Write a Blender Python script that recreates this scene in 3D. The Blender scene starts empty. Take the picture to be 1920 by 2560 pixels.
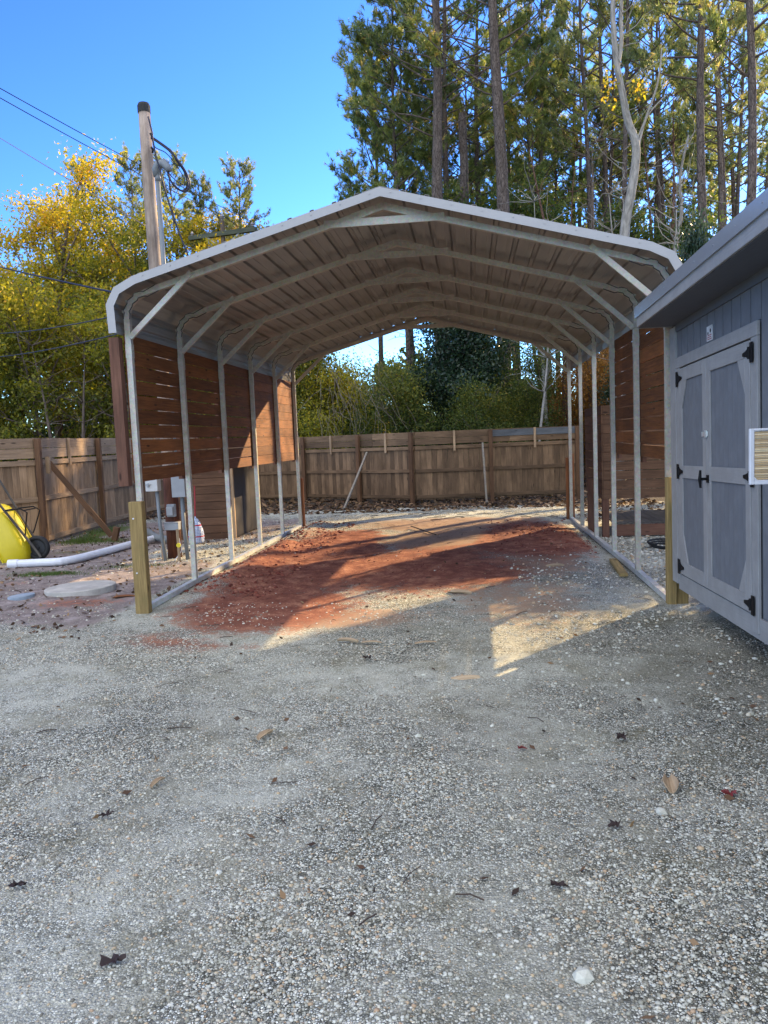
import bpy, math, random
import numpy as np
from mathutils import Vector, Matrix

SC = bpy.context.scene
COL = SC.collection
R_ = math.radians

# ------------------------------------------------------------------ camera
CAM_LOC = (0.7662, -9.2314, 1.6941)
YAW, PITCH, ROLL = R_(-6.441), R_(-5.356), R_(-2.326)
cam_d = bpy.data.cameras.new("camera")
cam = bpy.data.objects.new("camera", cam_d)
COL.objects.link(cam)
SC.camera = cam
cam_d.sensor_fit = 'VERTICAL'
cam_d.sensor_height = 36.0
cam_d.lens = 27.81
cam_d.clip_start = 0.05
cam_d.clip_end = 3000
fw = Vector((math.sin(YAW) * math.cos(PITCH), math.cos(YAW) * math.cos(PITCH), math.sin(PITCH)))
ri = Vector((math.cos(YAW), -math.sin(YAW), 0))
up = ri.cross(fw)
r2 = ri * math.cos(ROLL) + up * math.sin(ROLL)
u2 = up * math.cos(ROLL) - ri * math.sin(ROLL)
m = Matrix((r2, u2, -fw)).transposed().to_4x4()
m.translation = Vector(CAM_LOC)
cam.matrix_world = m

# ------------------------------------------------------------------ sky, sun, exposure
SUN_AZ, SUN_EL = 38.0, 25.2          # azimuth from +Y towards +X
wd = bpy.data.worlds.new("World")
SC.world = wd
wd.use_nodes = True
nt = wd.node_tree
bg = nt.nodes['Background']
sky = nt.nodes.new('ShaderNodeTexSky')
sky.sky_type = 'NISHITA'
sky.sun_disc = False
sky.sun_elevation = R_(SUN_EL)
sky.sun_rotation = R_(SUN_AZ)
sky.air_density = 1.0
sky.dust_density = 0.15
sky.ozone_density = 3.5
# deep autumn blue overhead, unseen bright cloud added high behind the camera to fill the shade
gm = nt.nodes.new('ShaderNodeGamma')
gm.inputs[1].default_value = 1.5
m1_ = nt.nodes.new('ShaderNodeMix'); m1_.data_type = 'RGBA'; m1_.blend_type = 'MULTIPLY'; m1_.inputs[0].default_value = 1; m1_.inputs[7].default_value = (.333, .333, .333, 1)
m2_ = nt.nodes.new('ShaderNodeMix'); m2_.data_type = 'RGBA'; m2_.blend_type = 'MULTIPLY'; m2_.inputs[0].default_value = 1; m2_.inputs[7].default_value = (1.35, 1.75, 2.40, 1)
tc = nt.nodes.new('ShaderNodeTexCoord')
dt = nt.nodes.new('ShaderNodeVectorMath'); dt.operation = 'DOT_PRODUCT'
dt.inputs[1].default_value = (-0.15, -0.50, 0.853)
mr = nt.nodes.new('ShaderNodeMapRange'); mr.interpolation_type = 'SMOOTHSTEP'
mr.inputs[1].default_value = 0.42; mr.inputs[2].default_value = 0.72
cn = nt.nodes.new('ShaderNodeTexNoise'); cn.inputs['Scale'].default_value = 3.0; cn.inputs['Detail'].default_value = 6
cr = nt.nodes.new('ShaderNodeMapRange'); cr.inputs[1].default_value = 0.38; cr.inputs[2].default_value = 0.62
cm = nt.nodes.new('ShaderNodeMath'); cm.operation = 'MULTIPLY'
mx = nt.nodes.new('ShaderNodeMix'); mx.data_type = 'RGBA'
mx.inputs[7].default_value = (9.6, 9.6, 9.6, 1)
lk = nt.links.new
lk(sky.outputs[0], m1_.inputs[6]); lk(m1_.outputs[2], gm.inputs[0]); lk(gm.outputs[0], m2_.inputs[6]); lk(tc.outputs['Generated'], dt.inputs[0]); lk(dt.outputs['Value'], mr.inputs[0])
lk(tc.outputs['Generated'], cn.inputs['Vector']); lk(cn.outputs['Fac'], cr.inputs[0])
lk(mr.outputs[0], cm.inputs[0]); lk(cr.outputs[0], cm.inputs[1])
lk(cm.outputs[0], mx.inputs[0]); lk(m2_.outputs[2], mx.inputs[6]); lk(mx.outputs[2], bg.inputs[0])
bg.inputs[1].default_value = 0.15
sd = bpy.data.lights.new("sun", 'SUN')
sd.energy = 5.0
sd.angle = R_(0.5)
sd.color = (1.0, 0.73, 0.40)
so = bpy.data.objects.new("sun", sd)
COL.objects.link(so)
sdir = Vector((math.sin(R_(SUN_AZ)) * math.cos(R_(SUN_EL)), math.cos(R_(SUN_AZ)) * math.cos(R_(SUN_EL)), math.sin(R_(SUN_EL))))
so.rotation_euler = sdir.to_track_quat('Z', 'Y').to_euler()
so.location = sdir * 60
SC.view_settings.view_transform = 'Standard'
SC.view_settings.look = 'None'
SC.view_settings.exposure = 1.38
SC.view_settings.gamma = 1.0
SC.view_settings.use_curve_mapping = False
SC.render.engine = 'CYCLES'
SC.cycles.max_bounces = 8
SC.cycles.transparent_max_bounces = 8
SC.render.resolution_x, SC.render.resolution_y = 768, 1024

# ------------------------------------------------------------------ mesh helpers
rng = np.random.default_rng(7)


def nrm(v):
    v = np.asarray(v, float)
    return v / (np.linalg.norm(v) + 1e-12)


class MB:
    """collects shapes (world coordinates) and links them as one mesh object"""
    def __init__(self):
        self.V, self.F, self.G, self.N, self.n = [], [], [], [], 0

    def add(self, V, F, g=None, rnd=None):
        V = np.asarray(V, float).reshape(-1, 3)
        if g is None:
            g = V
        if rnd is None:
            rnd = rng.random()
        self.V.append(V)
        self.G.append(np.asarray(g, float).reshape(-1, 3))
        r = np.full(len(V), rnd) if np.ndim(rnd) == 0 else np.asarray(rnd, float)
        self.N.append(r)
        if isinstance(F, np.ndarray):
            self.F.append(F + self.n)
        else:
            by = {}
            for f in F:
                by.setdefault(len(f), []).append(f)
            for k, fs in by.items():
                self.F.append(np.array(fs, int) + self.n)
        self.n += len(V)
        return self

    def obox(self, c, ax, dims, rnd=None, jit=0.0):
        """box centred c with axis rows ax and full dims; first axis is the grain"""
        ax = np.array([nrm(a) for a in ax])
        d = np.array(dims) / 2
        s = np.array([[-1, -1, -1], [1, -1, -1], [1, 1, -1], [-1, 1, -1], [-1, -1, 1], [1, -1, 1], [1, 1, 1], [-1, 1, 1]], float)
        loc = s * d
        if jit:
            loc = loc + rng.normal(0, jit, loc.shape)
        V = np.array(c) + loc @ ax
        F = [(0, 3, 2, 1), (4, 5, 6, 7), (0, 1, 5, 4), (1, 2, 6, 5), (2, 3, 7, 6), (3, 0, 4, 7)]
        return self.add(V, F, loc + rng.random(3) * 20, rnd)

    def box(self, x0, x1, y0, y1, z0, z1, grain='x', rnd=None, jit=0.0):
        c = ((x0 + x1) / 2, (y0 + y1) / 2, (z0 + z1) / 2)
        e = {'x': (1, 0, 0), 'y': (0, 1, 0), 'z': (0, 0, 1)}
        L = {'x': abs(x1 - x0), 'y': abs(y1 - y0), 'z': abs(z1 - z0)}
        o = {'x': 'xyz', 'y': 'yzx', 'z': 'zxy'}[grain]
        return self.obox(c, [e[k] for k in o], [L[k] for k in o], rnd, jit)

    def bar(self, a, b, w, h, upv=(0, 0, 1), rnd=None):
        a, b = np.array(a, float), np.array(b, float)
        d = b - a
        L = np.linalg.norm(d)
        d /= L
        s = np.cross(d, upv)
        if np.linalg.norm(s) < 1e-4:
            s = np.array([1.0, 0, 0])
        s = nrm(s)
        u = np.cross(s, d)
        return self.obox((a + b) / 2, (d, s, u), (L, w, h), rnd)

    def tube(self, P, r, seg=8, cap=True, rnd=None, rough=0.0):
        P = np.array(P, float)
        n = len(P)
        r = np.full(n, r) if np.ndim(r) == 0 else np.array(r, float)
        T = np.gradient(P, axis=0)
        T /= np.linalg.norm(T, axis=1)[:, None] + 1e-12
        ref = np.array([0, 0, 1.0]) if abs(T[0][2]) < 0.9 else np.array([1.0, 0, 0])
        s = nrm(np.cross(T[0], ref))
        A = np.arange(seg) / seg * 2 * np.pi
        V, G = [], []
        L = 0
        for i in range(n):
            s = s - T[i] * (s @ T[i])
            s = nrm(s)
            u = np.cross(T[i], s)
            if i:
                L += np.linalg.norm(P[i] - P[i - 1])
            rr = r[i] * (1 + (rng.normal(0, rough, seg) if rough else 0))
            V.append(P[i] + (np.cos(A) * rr)[:, None] * s + (np.sin(A) * rr)[:, None] * u)
            G.append(np.stack([np.full(seg, L), np.cos(A) * r[i], np.sin(A) * r[i]], 1))
        V = np.concatenate(V)
        G = np.concatenate(G)
        i0 = np.arange(n - 1)[:, None] * seg
        j = np.arange(seg)[None, :]
        j2 = (j + 1) % seg
        F = np.stack([i0 + j, i0 + j2, i0 + seg + j2, i0 + seg + j], -1).reshape(-1, 4)
        self.add(V, F, G + rng.random(3) * 10, rnd)
        if cap:
            self.F.append(np.array([list(range(seg))[::-1]]) + self.n - n * seg)
            self.F.append(np.array([list(range(seg))]) + self.n - seg)
        return self

    def sweep(self, prof, P, rnd=None, upv=(0, 1, 0), closed=True):
        """sweep a 2-D profile (a along side, b along up) along polyline P, up fixed = upv"""
        P = np.array(P, float)
        T = np.gradient(P, axis=0)
        T /= np.linalg.norm(T, axis=1)[:, None]
        k = len(prof)
        V, G = [], []
        L = 0
        for i in range(len(P)):
            s = nrm(np.cross(T[i], upv))
            if i:
                L += np.linalg.norm(P[i] - P[i - 1])
            for a, b in prof:
                V.append(P[i] + s * a + np.array(upv) * b)
                G.append((L, a, b))
        F = []
        kk = k if closed else k - 1
        for i in range(len(P) - 1):
            for j in range(kk):
                j2 = (j + 1) % k
                F.append((i * k + j, i * k + j2, (i + 1) * k + j2, (i + 1) * k + j))
        if closed:
            F.append(tuple(range(k))[::-1])
            F.append(tuple(range((len(P) - 1) * k, len(P) * k)))
        return self.add(V, F, np.array(G) + rng.random(3) * 9, rnd)

    def prism(self, poly, vec, g=None, rnd=None):
        """closed 3-D polygon extruded by vec"""
        P = np.array(poly, float)
        k = len(P)
        V = np.concatenate([P, P + np.array(vec)])
        F = [tuple(range(k))[::-1], tuple(range(k, 2 * k))]
        for j in range(k):
            j2 = (j + 1) % k
            F.append((j, j2, k + j2, k + j))
        return self.add(V, F, g, rnd)

    def build(self, name, mat, parent=None, smooth=False, bevel=0.0, org=None):
        V = np.concatenate(self.V)
        if parent is not None and org is None:
            p, o = parent, np.zeros(3)
            while p is not None:
                o = o + np.array(p.location)
                p = p.parent
            V = V - o
        elif org is not None:
            V = V - np.array(org)
        me = bpy.data.meshes.new(name)
        me.vertices.add(len(V))
        me.vertices.foreach_set('co', V.astype(np.float32).ravel())
        tot = np.concatenate([np.full(len(f), f.shape[1]) for f in self.F])
        idx = np.concatenate([f.ravel() for f in self.F])
        me.loops.add(len(idx))
        me.loops.foreach_set('vertex_index', idx.astype(np.int32))
        me.polygons.add(len(tot))
        me.polygons.foreach_set('loop_start', (np.cumsum(tot) - tot).astype(np.int32))
        me.polygons.foreach_set('loop_total', tot.astype(np.int32))
        me.polygons.foreach_set('use_smooth', np.full(len(tot), smooth))
        a = me.attributes.new('gc', 'FLOAT_VECTOR', 'POINT')
        a.data.foreach_set('vector', np.concatenate(self.G).astype(np.float32).ravel())
        a = me.attributes.new('rnd', 'FLOAT', 'POINT')
        a.data.foreach_set('value', np.concatenate(self.N).astype(np.float32))
        me.update(calc_edges=True)
        me.validate()
        if mat is not None:
            me.materials.append(mat)
        o = bpy.data.objects.new(name, me)
        COL.objects.link(o)
        if parent is not None:
            o.parent = parent
        elif org is not None:
            o.location = org
        if bevel:
            b = o.modifiers.new('bevel', 'BEVEL')
            b.width = bevel
            b.segments = 1
            b.limit_method = 'ANGLE'
        return o


def tag(o, label=None, cat=None, group=None, kind=None):
    if label: o['label'] = label
    if cat: o['category'] = cat
    if group: o['group'] = group
    if kind: o['kind'] = kind
    return o


def thing(name, loc, label, cat, group=None):
    o = bpy.data.objects.new(name, None)
    COL.objects.link(o)
    o.empty_display_size = 0.2
    o.location = loc
    return tag(o, label, cat, group)


def lab(o, label):
    o['label'] = label
    return o


# ------------------------------------------------------------------ noise for masks
def _h(ix, iy, s):
    v = np.sin(ix * 127.1 + iy * 311.7 + s * 74.7) * 43758.5453
    return v - np.floor(v)


def vnoise(x, y, s=0):
    ix, iy = np.floor(x), np.floor(y)
    fx, fy = x - ix, y - iy
    fx, fy = fx * fx * (3 - 2 * fx), fy * fy * (3 - 2 * fy)
    return (_h(ix, iy, s) * (1 - fx) + _h(ix + 1, iy, s) * fx) * (1 - fy) + (_h(ix, iy + 1, s) * (1 - fx) + _h(ix + 1, iy + 1, s) * fx) * fy


def fbm(x, y, s=0, o=4):
    t, a, n = 0, 1.0, 0
    for k in range(o):
        t = t + a * vnoise(x * 2 ** k, y * 2 ** k, s + k * 13)
        n += a
        a *= 0.5
    return t / n


def sstep(a, b, x):
    t = np.clip((x - a) / (b - a), 0, 1)
    return t * t * (3 - 2 * t)


# ------------------------------------------------------------------ materials
class NT:
    def __init__(self, name):
        self.m = bpy.data.materials.new(name)
        self.m.use_nodes = True
        self.t = self.m.node_tree
        self.b = self.t.nodes['Principled BSDF']
        self.out = self.t.nodes['Material Output']

    def n(self, typ, **kw):
        nd = self.t.nodes.new(typ)
        for k, v in kw.items():
            if k in ('op', 'operation'):
                nd.operation = v
            elif hasattr(nd, k):
                setattr(nd, k, v)
        return nd

    def l(self, a, b):
        self.t.links.new(a, b)

    def attr(self, name, out='Vector'):
        a = self.n('ShaderNodeAttribute')
        a.attribute_name = name
        return a.outputs[out]

    def math(self, op, a, b=None, clamp=False):
        nd = self.n('ShaderNodeMath', operation=op)
        nd.use_clamp = clamp
        for i, v in enumerate((a, b)):
            if v is None:
                continue
            if isinstance(v, (int, float)):
                nd.inputs[i].default_value = v
            else:
                self.l(v, nd.inputs[i])
        return nd.outputs[0]

    def map(self, src, scale=(1, 1, 1), loc=(0, 0, 0)):
        nd = self.n('ShaderNodeMapping')
        nd.inputs['Scale'].default_value = scale
        nd.inputs['Location'].default_value = loc
        self.l(src, nd.inputs[0])
        return nd.outputs[0]

    def noise(self, src, scale=5, detail=4, rough=0.55, dist=0.0):
        nd = self.n('ShaderNodeTexNoise')
        nd.inputs['Scale'].default_value = scale
        nd.inputs['Detail'].default_value = detail
        nd.inputs['Roughness'].default_value = rough
        nd.inputs['Distortion'].default_value = dist
        self.l(src, nd.inputs['Vector'])
        return nd.outputs['Fac']

    def vor(self, src, scale=5, feature='F1', out='Distance', rand=1.0):
        nd = self.n('ShaderNodeTexVoronoi')
        nd.feature = feature
        nd.inputs['Scale'].default_value = scale
        nd.inputs['Randomness'].default_value = rand
        self.l(src, nd.inputs['Vector'])
        return nd.outputs[out]

    def ramp(self, fac, stops):
        nd = self.n('ShaderNodeValToRGB')
        el = nd.color_ramp.elements
        while len(el) < len(stops):
            el.new(0.5)
        for e, (p, c) in zip(el, stops):
            e.position = p
            e.color = (c, c, c, 1) if isinstance(c, (int, float)) else (*c, 1)
        self.l(fac, nd.inputs[0])
        return nd.outputs[0]

    def mix(self, fac, a, b, blend='MIX'):
        nd = self.n('ShaderNodeMix')
        nd.data_type = 'RGBA'
        nd.blend_type = blend
        for i, v in ((0, fac), (6, a), (7, b)):
            if isinstance(v, (int, float)):
                nd.inputs[i].default_value = v if i == 0 else (v, v, v, 1)
            elif isinstance(v, tuple):
                nd.inputs[i].default_value = (*v, 1)
            else:
                self.l(v, nd.inputs[i])
        return nd.outputs[2]

    def bump(self, h, strength=0.3, dist=0.01, prev=None):
        nd = self.n('ShaderNodeBump')
        nd.inputs['Strength'].default_value = strength
        nd.inputs['Distance'].default_value = dist
        self.l(h, nd.inputs['Height'])
        if prev is not None:
            self.l(prev, nd.inputs['Normal'])
        return nd.outputs[0]

    def fin(self, col=None, rough=0.6, metal=0.0, normal=None, spec=None):
        b = self.b
        for k, v in (('Base Color', col), ('Roughness', rough), ('Metallic', metal)):
            if v is None:
                continue
            if isinstance(v, (int, float)):
                b.inputs[k].default_value = v
            elif isinstance(v, tuple):
                b.inputs[k].default_value = (*v, 1)
            else:
                self.l(v, b.inputs[k])
        if normal is not None:
            self.l(normal, b.inputs['Normal'])
        if spec is not None:
            b.inputs['Specular IOR Level'].default_value = spec
        return self.m


def wood(name, c1, c2, dark=0.45, rough=0.75, knots=True, stain=0.4, vary=0.5, spec=0.25, green=0.0):
    t = NT(name)
    g = t.attr('gc')
    rnd = t.attr('rnd', 'Fac')
    gr = t.noise(t.map(g, (1.6, 34, 34)), 1.6, 6, 0.6, 0.6)
    gr2 = t.noise(t.map(g, (5, 160, 160)), 1.0, 3, 0.6)
    big = t.noise(t.map(g, (1.2, 3, 3)), 1.5, 4, 0.6)
    f = t.math('ADD', t.math('MULTIPLY', gr, 0.7), t.math('MULTIPLY', gr2, 0.3))
    base = t.ramp(f, [(0.33, c1), (0.66, c2)])
    base = t.mix(t.math('MULTIPLY', t.math('SUBTRACT', rnd, 0.5), vary * 1.2, True), base, tuple(x * 1.5 for x in c2))
    base = t.mix(t.math('MULTIPLY', t.math('SUBTRACT', 0.5, rnd), vary * 1.4, True), base, tuple(x * 0.4 for x in c1))
    st = t.ramp(big, [(0.38, 1), (0.6, 0)])
    base = t.mix(t.math('MULTIPLY', st, stain), base, tuple(x * dark for x in c1))
    if green:
        gm = t.ramp(t.noise(t.map(g, (2, 6, 6)), 1.2, 5, 0.7), [(0.55, 0), (0.7, 1)])
        base = t.mix(t.math('MULTIPLY', gm, green), base, (0.10, 0.12, 0.04))
    h = f
    if knots:
        v = t.vor(t.map(g, (2.2, 8, 8)), 1.0, 'F1')
        k = t.ramp(v, [(0.055, 1), (0.13, 0)])
        base = t.mix(t.math('MULTIPLY', k, 0.85), base, tuple(x * 0.18 for x in c1))
    nm = t.bump(h, 0.35, 0.004)
    return t.fin(base, rough, 0, nm, spec)


def metal(name, c, rough=0.42, met=0.55, mott=0.25, rust=0.0):
    t = NT(name)
    g = t.attr('gc')
    a = t.noise(g, 14, 5, 0.7)
    b = t.vor(g, 60, 'F1', 'Color')
    col = t.mix(t.ramp(a, [(0.35, 0), (0.7, 1)]), tuple(x * (1 - mott) for x in c), tuple(min(1, x * (1 + mott)) for x in c))
    col = t.mix(0.12, col, b, 'OVERLAY')
    if rust:
        r = t.ramp(t.noise(t.map(g, (3, 1, 1)), 9, 6, 0.7), [(0.56, 0), (0.68, 1)])
        col = t.mix(t.math('MULTIPLY', r, rust), col, (0.16, 0.075, 0.035))
    rg = t.ramp(a, [(0.3, rough * 0.8), (0.75, min(1, rough * 1.3))])
    return t.fin(col, rg, met, t.bump(a, 0.08, 0.004))


def paint(name, c, rough=0.5, grain=False, dirt=0.2, spec=0.4, metal_=0.0, tex=0.15):
    t = NT(name)
    g = t.attr('gc')
    a = t.noise(g, 6, 6, 0.65)
    col = t.mix(t.math('MULTIPLY', t.ramp(a, [(0.4, 1), (0.65, 0)]), dirt), c, tuple(x * 0.55 for x in c))
    if grain:
        h = t.noise(t.map(g, (3, 60, 60)), 1.5, 6, 0.65, 0.5)
        col = t.mix(t.math('MULTIPLY', t.ramp(h, [(0.35, 1), (0.55, 0)]), 0.22), col, tuple(x * 0.6 for x in c))
        nm = t.bump(h, 0.5, 0.004)
    else:
        nm = t.bump(t.noise(g, 120, 3, 0.6), tex, 0.003)
    return t.fin(col, rough, metal_, nm, spec)


def plain(name, c, rough=0.5, spec=0.4, met=0.0):
    t = NT(name)
    o = t.n('ShaderNodeTexCoord')
    a = t.noise(o.outputs['Object'], 9, 4, 0.6)
    col = t.mix(t.ramp(a, [(0.35, 0), (0.7, 1)]), tuple(x * 0.82 for x in c), tuple(min(1, x * 1.12) for x in c))
    return t.fin(col, rough, met, None, spec)


def leafmat(name, stops, trans=0.45, rough=0.55):
    t = NT(name)
    rnd = t.attr('rnd', 'Fac')
    col = t.ramp(rnd, stops)
    d = t.n('ShaderNodeBsdfTranslucent')
    t.l(t.mix(0.5, col, (1.0, 0.95, 0.35), 'MULTIPLY'), d.inputs[0])
    tc = t.mix(0.55, col, t.mix(1.0, col, (2.2, 2.3, 0.9), 'MULTIPLY'))
    t.l(tc, d.inputs[0])
    t.fin(col, rough, 0, None, 0.35)
    mx = t.n('ShaderNodeMixShader')
    mx.inputs[0].default_value = trans
    t.l(t.b.outputs[0], mx.inputs[1])
    t.l(d.outputs[0], mx.inputs[2])
    t.l(mx.outputs[0], t.out.inputs[0])
    return t.m


def barkmat(name, c1, c2, plates=True):
    t = NT(name)
    g = t.attr('gc')
    a = t.vor(t.map(g, (5, 26, 26)), 1.0, 'DISTANCE_TO_EDGE')
    b = t.noise(t.map(g, (2, 9, 9)), 1.5, 6, 0.65)
    col = t.ramp(b, [(0.35, c1), (0.65, c2)])
    if plates:
        col = t.mix(t.ramp(a, [(0.02, 0.8), (0.14, 0)]), col, tuple(x * 0.35 for x in c1))
        nm = t.bump(a, 0.9, 0.03)
    else:
        nm = t.bump(b, 0.6, 0.02)
    return t.fin(col, 0.9, 0, nm, 0.15)


M = {}
M['panel_wood'] = wood('panel_wood', (0.080, 0.028, 0.010), (0.28, 0.104, 0.030), vary=0.5, stain=0.3, rough=0.7, spec=0.3)
M['dark_wood'] = wood('dark_wood', (0.105, 0.048, 0.030), (0.20, 0.095, 0.06), vary=0.45, stain=0.4)
M['stall_wood'] = wood('stall_wood', (0.085, 0.042, 0.022), (0.19, 0.10, 0.055), vary=0.35, stain=0.4)
M['post_wood'] = wood('post_wood', (0.17, 0.115, 0.045), (0.36, 0.255, 0.10), vary=0.2, stain=0.25, green=0.35)
M['red_post'] = wood('red_post', (0.22, 0.075, 0.03), (0.36, 0.15, 0.06), vary=0.3)
M['fence_wood'] = wood('fence_wood', (0.17, 0.105, 0.058), (0.42, 0.28, 0.16), vary=0.55, stain=0.35)
M['fence_rail'] = wood('fence_rail', (0.20, 0.13, 0.08), (0.46, 0.32, 0.19), vary=0.35, stain=0.3)
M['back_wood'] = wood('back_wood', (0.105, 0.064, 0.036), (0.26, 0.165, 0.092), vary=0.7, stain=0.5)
M['fence_post'] = wood('fence_post', (0.08, 0.042, 0.022), (0.17, 0.09, 0.045), vary=0.3, stain=0.4)
M['grey_board'] = wood('grey_board', (0.075, 0.085, 0.095), (0.14, 0.15, 0.16), vary=0.3)
M['deck_wood'] = wood('deck_wood', (0.05, 0.045, 0.04), (0.11, 0.095, 0.08), vary=0.3)
M['pole_wood'] = wood('pole_wood', (0.24, 0.17, 0.125), (0.43, 0.35, 0.28), stain=0.55, knots=True, dark=0.35, vary=0.1)
M['pole_base'] = wood('pole_base', (0.055, 0.02, 0.012), (0.16, 0.055, 0.03), stain=0.5, knots=False, vary=0.1)
M['galv'] = metal('galvanised_tube', (0.45, 0.425, 0.36), 0.45, 0.3, 0.16, 0.10)
M['oldtube'] = metal('weathered_tube', (0.22, 0.19, 0.15), 0.6, 0.2, 0.3, 0.4)
M['rail'] = metal('galvanised_rail', (0.60, 0.62, 0.62), 0.38, 0.5, 0.2, 0.08)
M['trim_metal'] = paint('roof_trim_metal', (0.36, 0.355, 0.35), 0.42, False, 0.10, 0.4)
M['shed_panel'] = paint('shed_panel_paint', (0.150, 0.163, 0.183), 0.6, True, 0.38)
M['shed_trim'] = paint('shed_trim_paint', (0.285, 0.285, 0.285), 0.55, True, 0.35)
M['shed_edge'] = paint('shed_metal_edge', (0.30, 0.33, 0.37), 0.25, False, 0.1, 0.6, 0.3)
M['shingle'] = paint('shed_shingle', (0.10, 0.10, 0.105), 0.9, False, 0.4)
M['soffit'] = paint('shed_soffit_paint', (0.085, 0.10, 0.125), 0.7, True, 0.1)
M['black_iron'] = plain('black_iron', (0.008, 0.008, 0.009), 0.6, 0.15)
M['black_rubber'] = plain('black_rubber', (0.018, 0.018, 0.018), 0.7)
M['pvc'] = paint('white_pvc', (0.72, 0.73, 0.76), 0.35, False, 0.25, 0.5)
M['grey_pvc'] = paint('grey_pvc_conduit', (0.17, 0.19, 0.20), 0.45, False, 0.2, 0.4)
M['grey_box'] = paint('grey_box_paint', (0.30, 0.32, 0.34), 0.5, False, 0.25, 0.4)
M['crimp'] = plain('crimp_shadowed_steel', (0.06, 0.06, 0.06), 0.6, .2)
M['light_box'] = paint('pale_box_paint', (0.52, 0.53, 0.52), 0.5, False, 0.25, 0.4)
M['concrete'] = paint('pale_concrete', (0.50, 0.47, 0.42), 0.9, False, 0.6, 0.2, 0, 0.5)
M['bluelid'] = paint('blue_grey_lid', (0.30, 0.36, 0.42), 0.6, False, 0.6, 0.3)
M['cable'] = plain('black_cable', (0.012, 0.012, 0.03), 0.5)
M['wire'] = plain('dark_wire', (0.03, 0.03, 0.035), 0.5)
M['lit_wire'] = plain('sunlit_wire', (0.20, 0.13, 0.08), 0.5)  # orange sunlight on the wire is put into its colour
M['yellow'] = paint('yellow_plastic', (0.62, 0.50, 0.012), 0.38, False, 0.18, 0.5)
M['handle_wood'] = wood('weathered_handle', (0.05, 0.045, 0.042), (0.13, 0.115, 0.10), vary=0.1, knots=False)
M['ceramic'] = plain('insulator_ceramic', (0.30, 0.27, 0.26), 0.25, 0.6)
M['oldarm'] = wood('mossy_crossarm', (0.045, 0.052, 0.035), (0.12, 0.13, 0.085), vary=0.2)
M['brick'] = paint('brick_gable', (0.20, 0.07, 0.05), 0.9, False, 0.3)
M['bark'] = barkmat('pine_bark', (0.080, 0.062, 0.052), (0.19, 0.152, 0.13))
M['bark_grey'] = barkmat('pale_bark', (0.15, 0.14, 0.12), (0.34, 0.32, 0.285), False)
M['bark_brown'] = barkmat('brown_bark', (0.075, 0.055, 0.042), (0.17, 0.13, 0.10), False)
M['bark_red'] = barkmat('rusty_bark', (0.10, 0.055, 0.038), (0.20, 0.115, 0.08))
M['needle'] = leafmat('pine_needles', [(0.0, (0.06, 0.085, 0.034)), (0.4, (0.15, 0.185, 0.065)), (0.75, (0.33, 0.34, 0.12)), (1.0, (0.50, 0.36, 0.14))], 0.55, 0.35)
M['needle_pale'] = leafmat('pale_pine_needles', [(0.0, (0.09, 0.12, 0.06)), (0.6, (0.23, 0.25, 0.11)), (1.0, (0.44, 0.36, 0.17))], 0.55, 0.4)
M['leaf_gold'] = leafmat('gold_leaves', [(0.0, (0.10, 0.11, 0.02)), (0.35, (0.29, 0.26, 0.024)), (0.75, (0.54, 0.37, 0.028)), (1.0, (0.62, 0.28, 0.03))], 0.5)
M['leaf_lime'] = leafmat('yellow_green_leaves', [(0.0, (0.045, 0.065, 0.015)), (0.4, (0.16, 0.165, 0.022)), (0.8, (0.42, 0.34, 0.030)), (1.0, (0.58, 0.34, 0.04))], 0.5)
M['leaf_green'] = leafmat('green_leaves', [(0.0, (0.022, 0.042, 0.014)), (0.5, (0.062, 0.090, 0.020)), (0.85, (0.17, 0.17, 0.028)), (1.0, (0.36, 0.26, 0.04))], 0.45)
M['leaf_dark'] = leafmat('dark_evergreen_leaves', [(0.0, (0.010, 0.024, 0.014)), (0.7, (0.026, 0.050, 0.024)), (1.0, (0.07, 0.085, 0.02))], 0.22, 0.35)
M['leaf_rust'] = leafmat('rusty_leaves', [(0.0, (0.06, 0.035, 0.012)), (0.5, (0.20, 0.09, 0.02)), (1.0, (0.36, 0.17, 0.03))], 0.42)
M['litter'] = leafmat('dead_leaves', [(0.0, (0.03, 0.018, 0.012)), (0.6, (0.12, 0.065, 0.035)), (1.0, (0.30, 0.19, 0.10))], 0.1, 0.8)
M['grass'] = leafmat('grass_blades', [(0.0, (0.03, 0.07, 0.012)), (1.0, (0.12, 0.17, 0.04))], 0.35)
M['vine'] = plain('dead_vine', (0.17, 0.14, 0.10), 0.9)
M['twig'] = plain('dry_twig', (0.06, 0.042, 0.032), 0.9)
M['chip'] = wood('bark_chip', (0.28, 0.19, 0.11), (0.52, 0.40, 0.26), vary=0.3, knots=False, stain=0.2)
M['darkleaf'] = plain('dark_dead_leaf', (0.035, 0.02, 0.018), 0.7)
M['redleaf'] = plain('dark_red_leaf', (0.16, 0.02, 0.02), 0.6)
M['whitestone'] = plain('white_stone', (0.55, 0.54, 0.52), 0.8)

# roof sheet (brownish grey enamel, slightly glossy)
t = NT('roof_sheet')
g = t.attr('gc')
st = t.noise(t.map(g, (0.7, 9, 9)), 2.0, 5, 0.6)
col = t.mix(t.ramp(st, [(0.35, 0), (0.65, 1)]), (0.20, 0.193, 0.182), (0.30, 0.288, 0.268))
M['sheet'] = t.fin(col, t.ramp(st, [(0.3, 0.28), (0.7, 0.42)]), 0.25, t.bump(t.noise(t.map(g, (0.6, 6, 6)), 2.0, 3, 0.5), 0.12, 0.02), 0.6)

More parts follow.
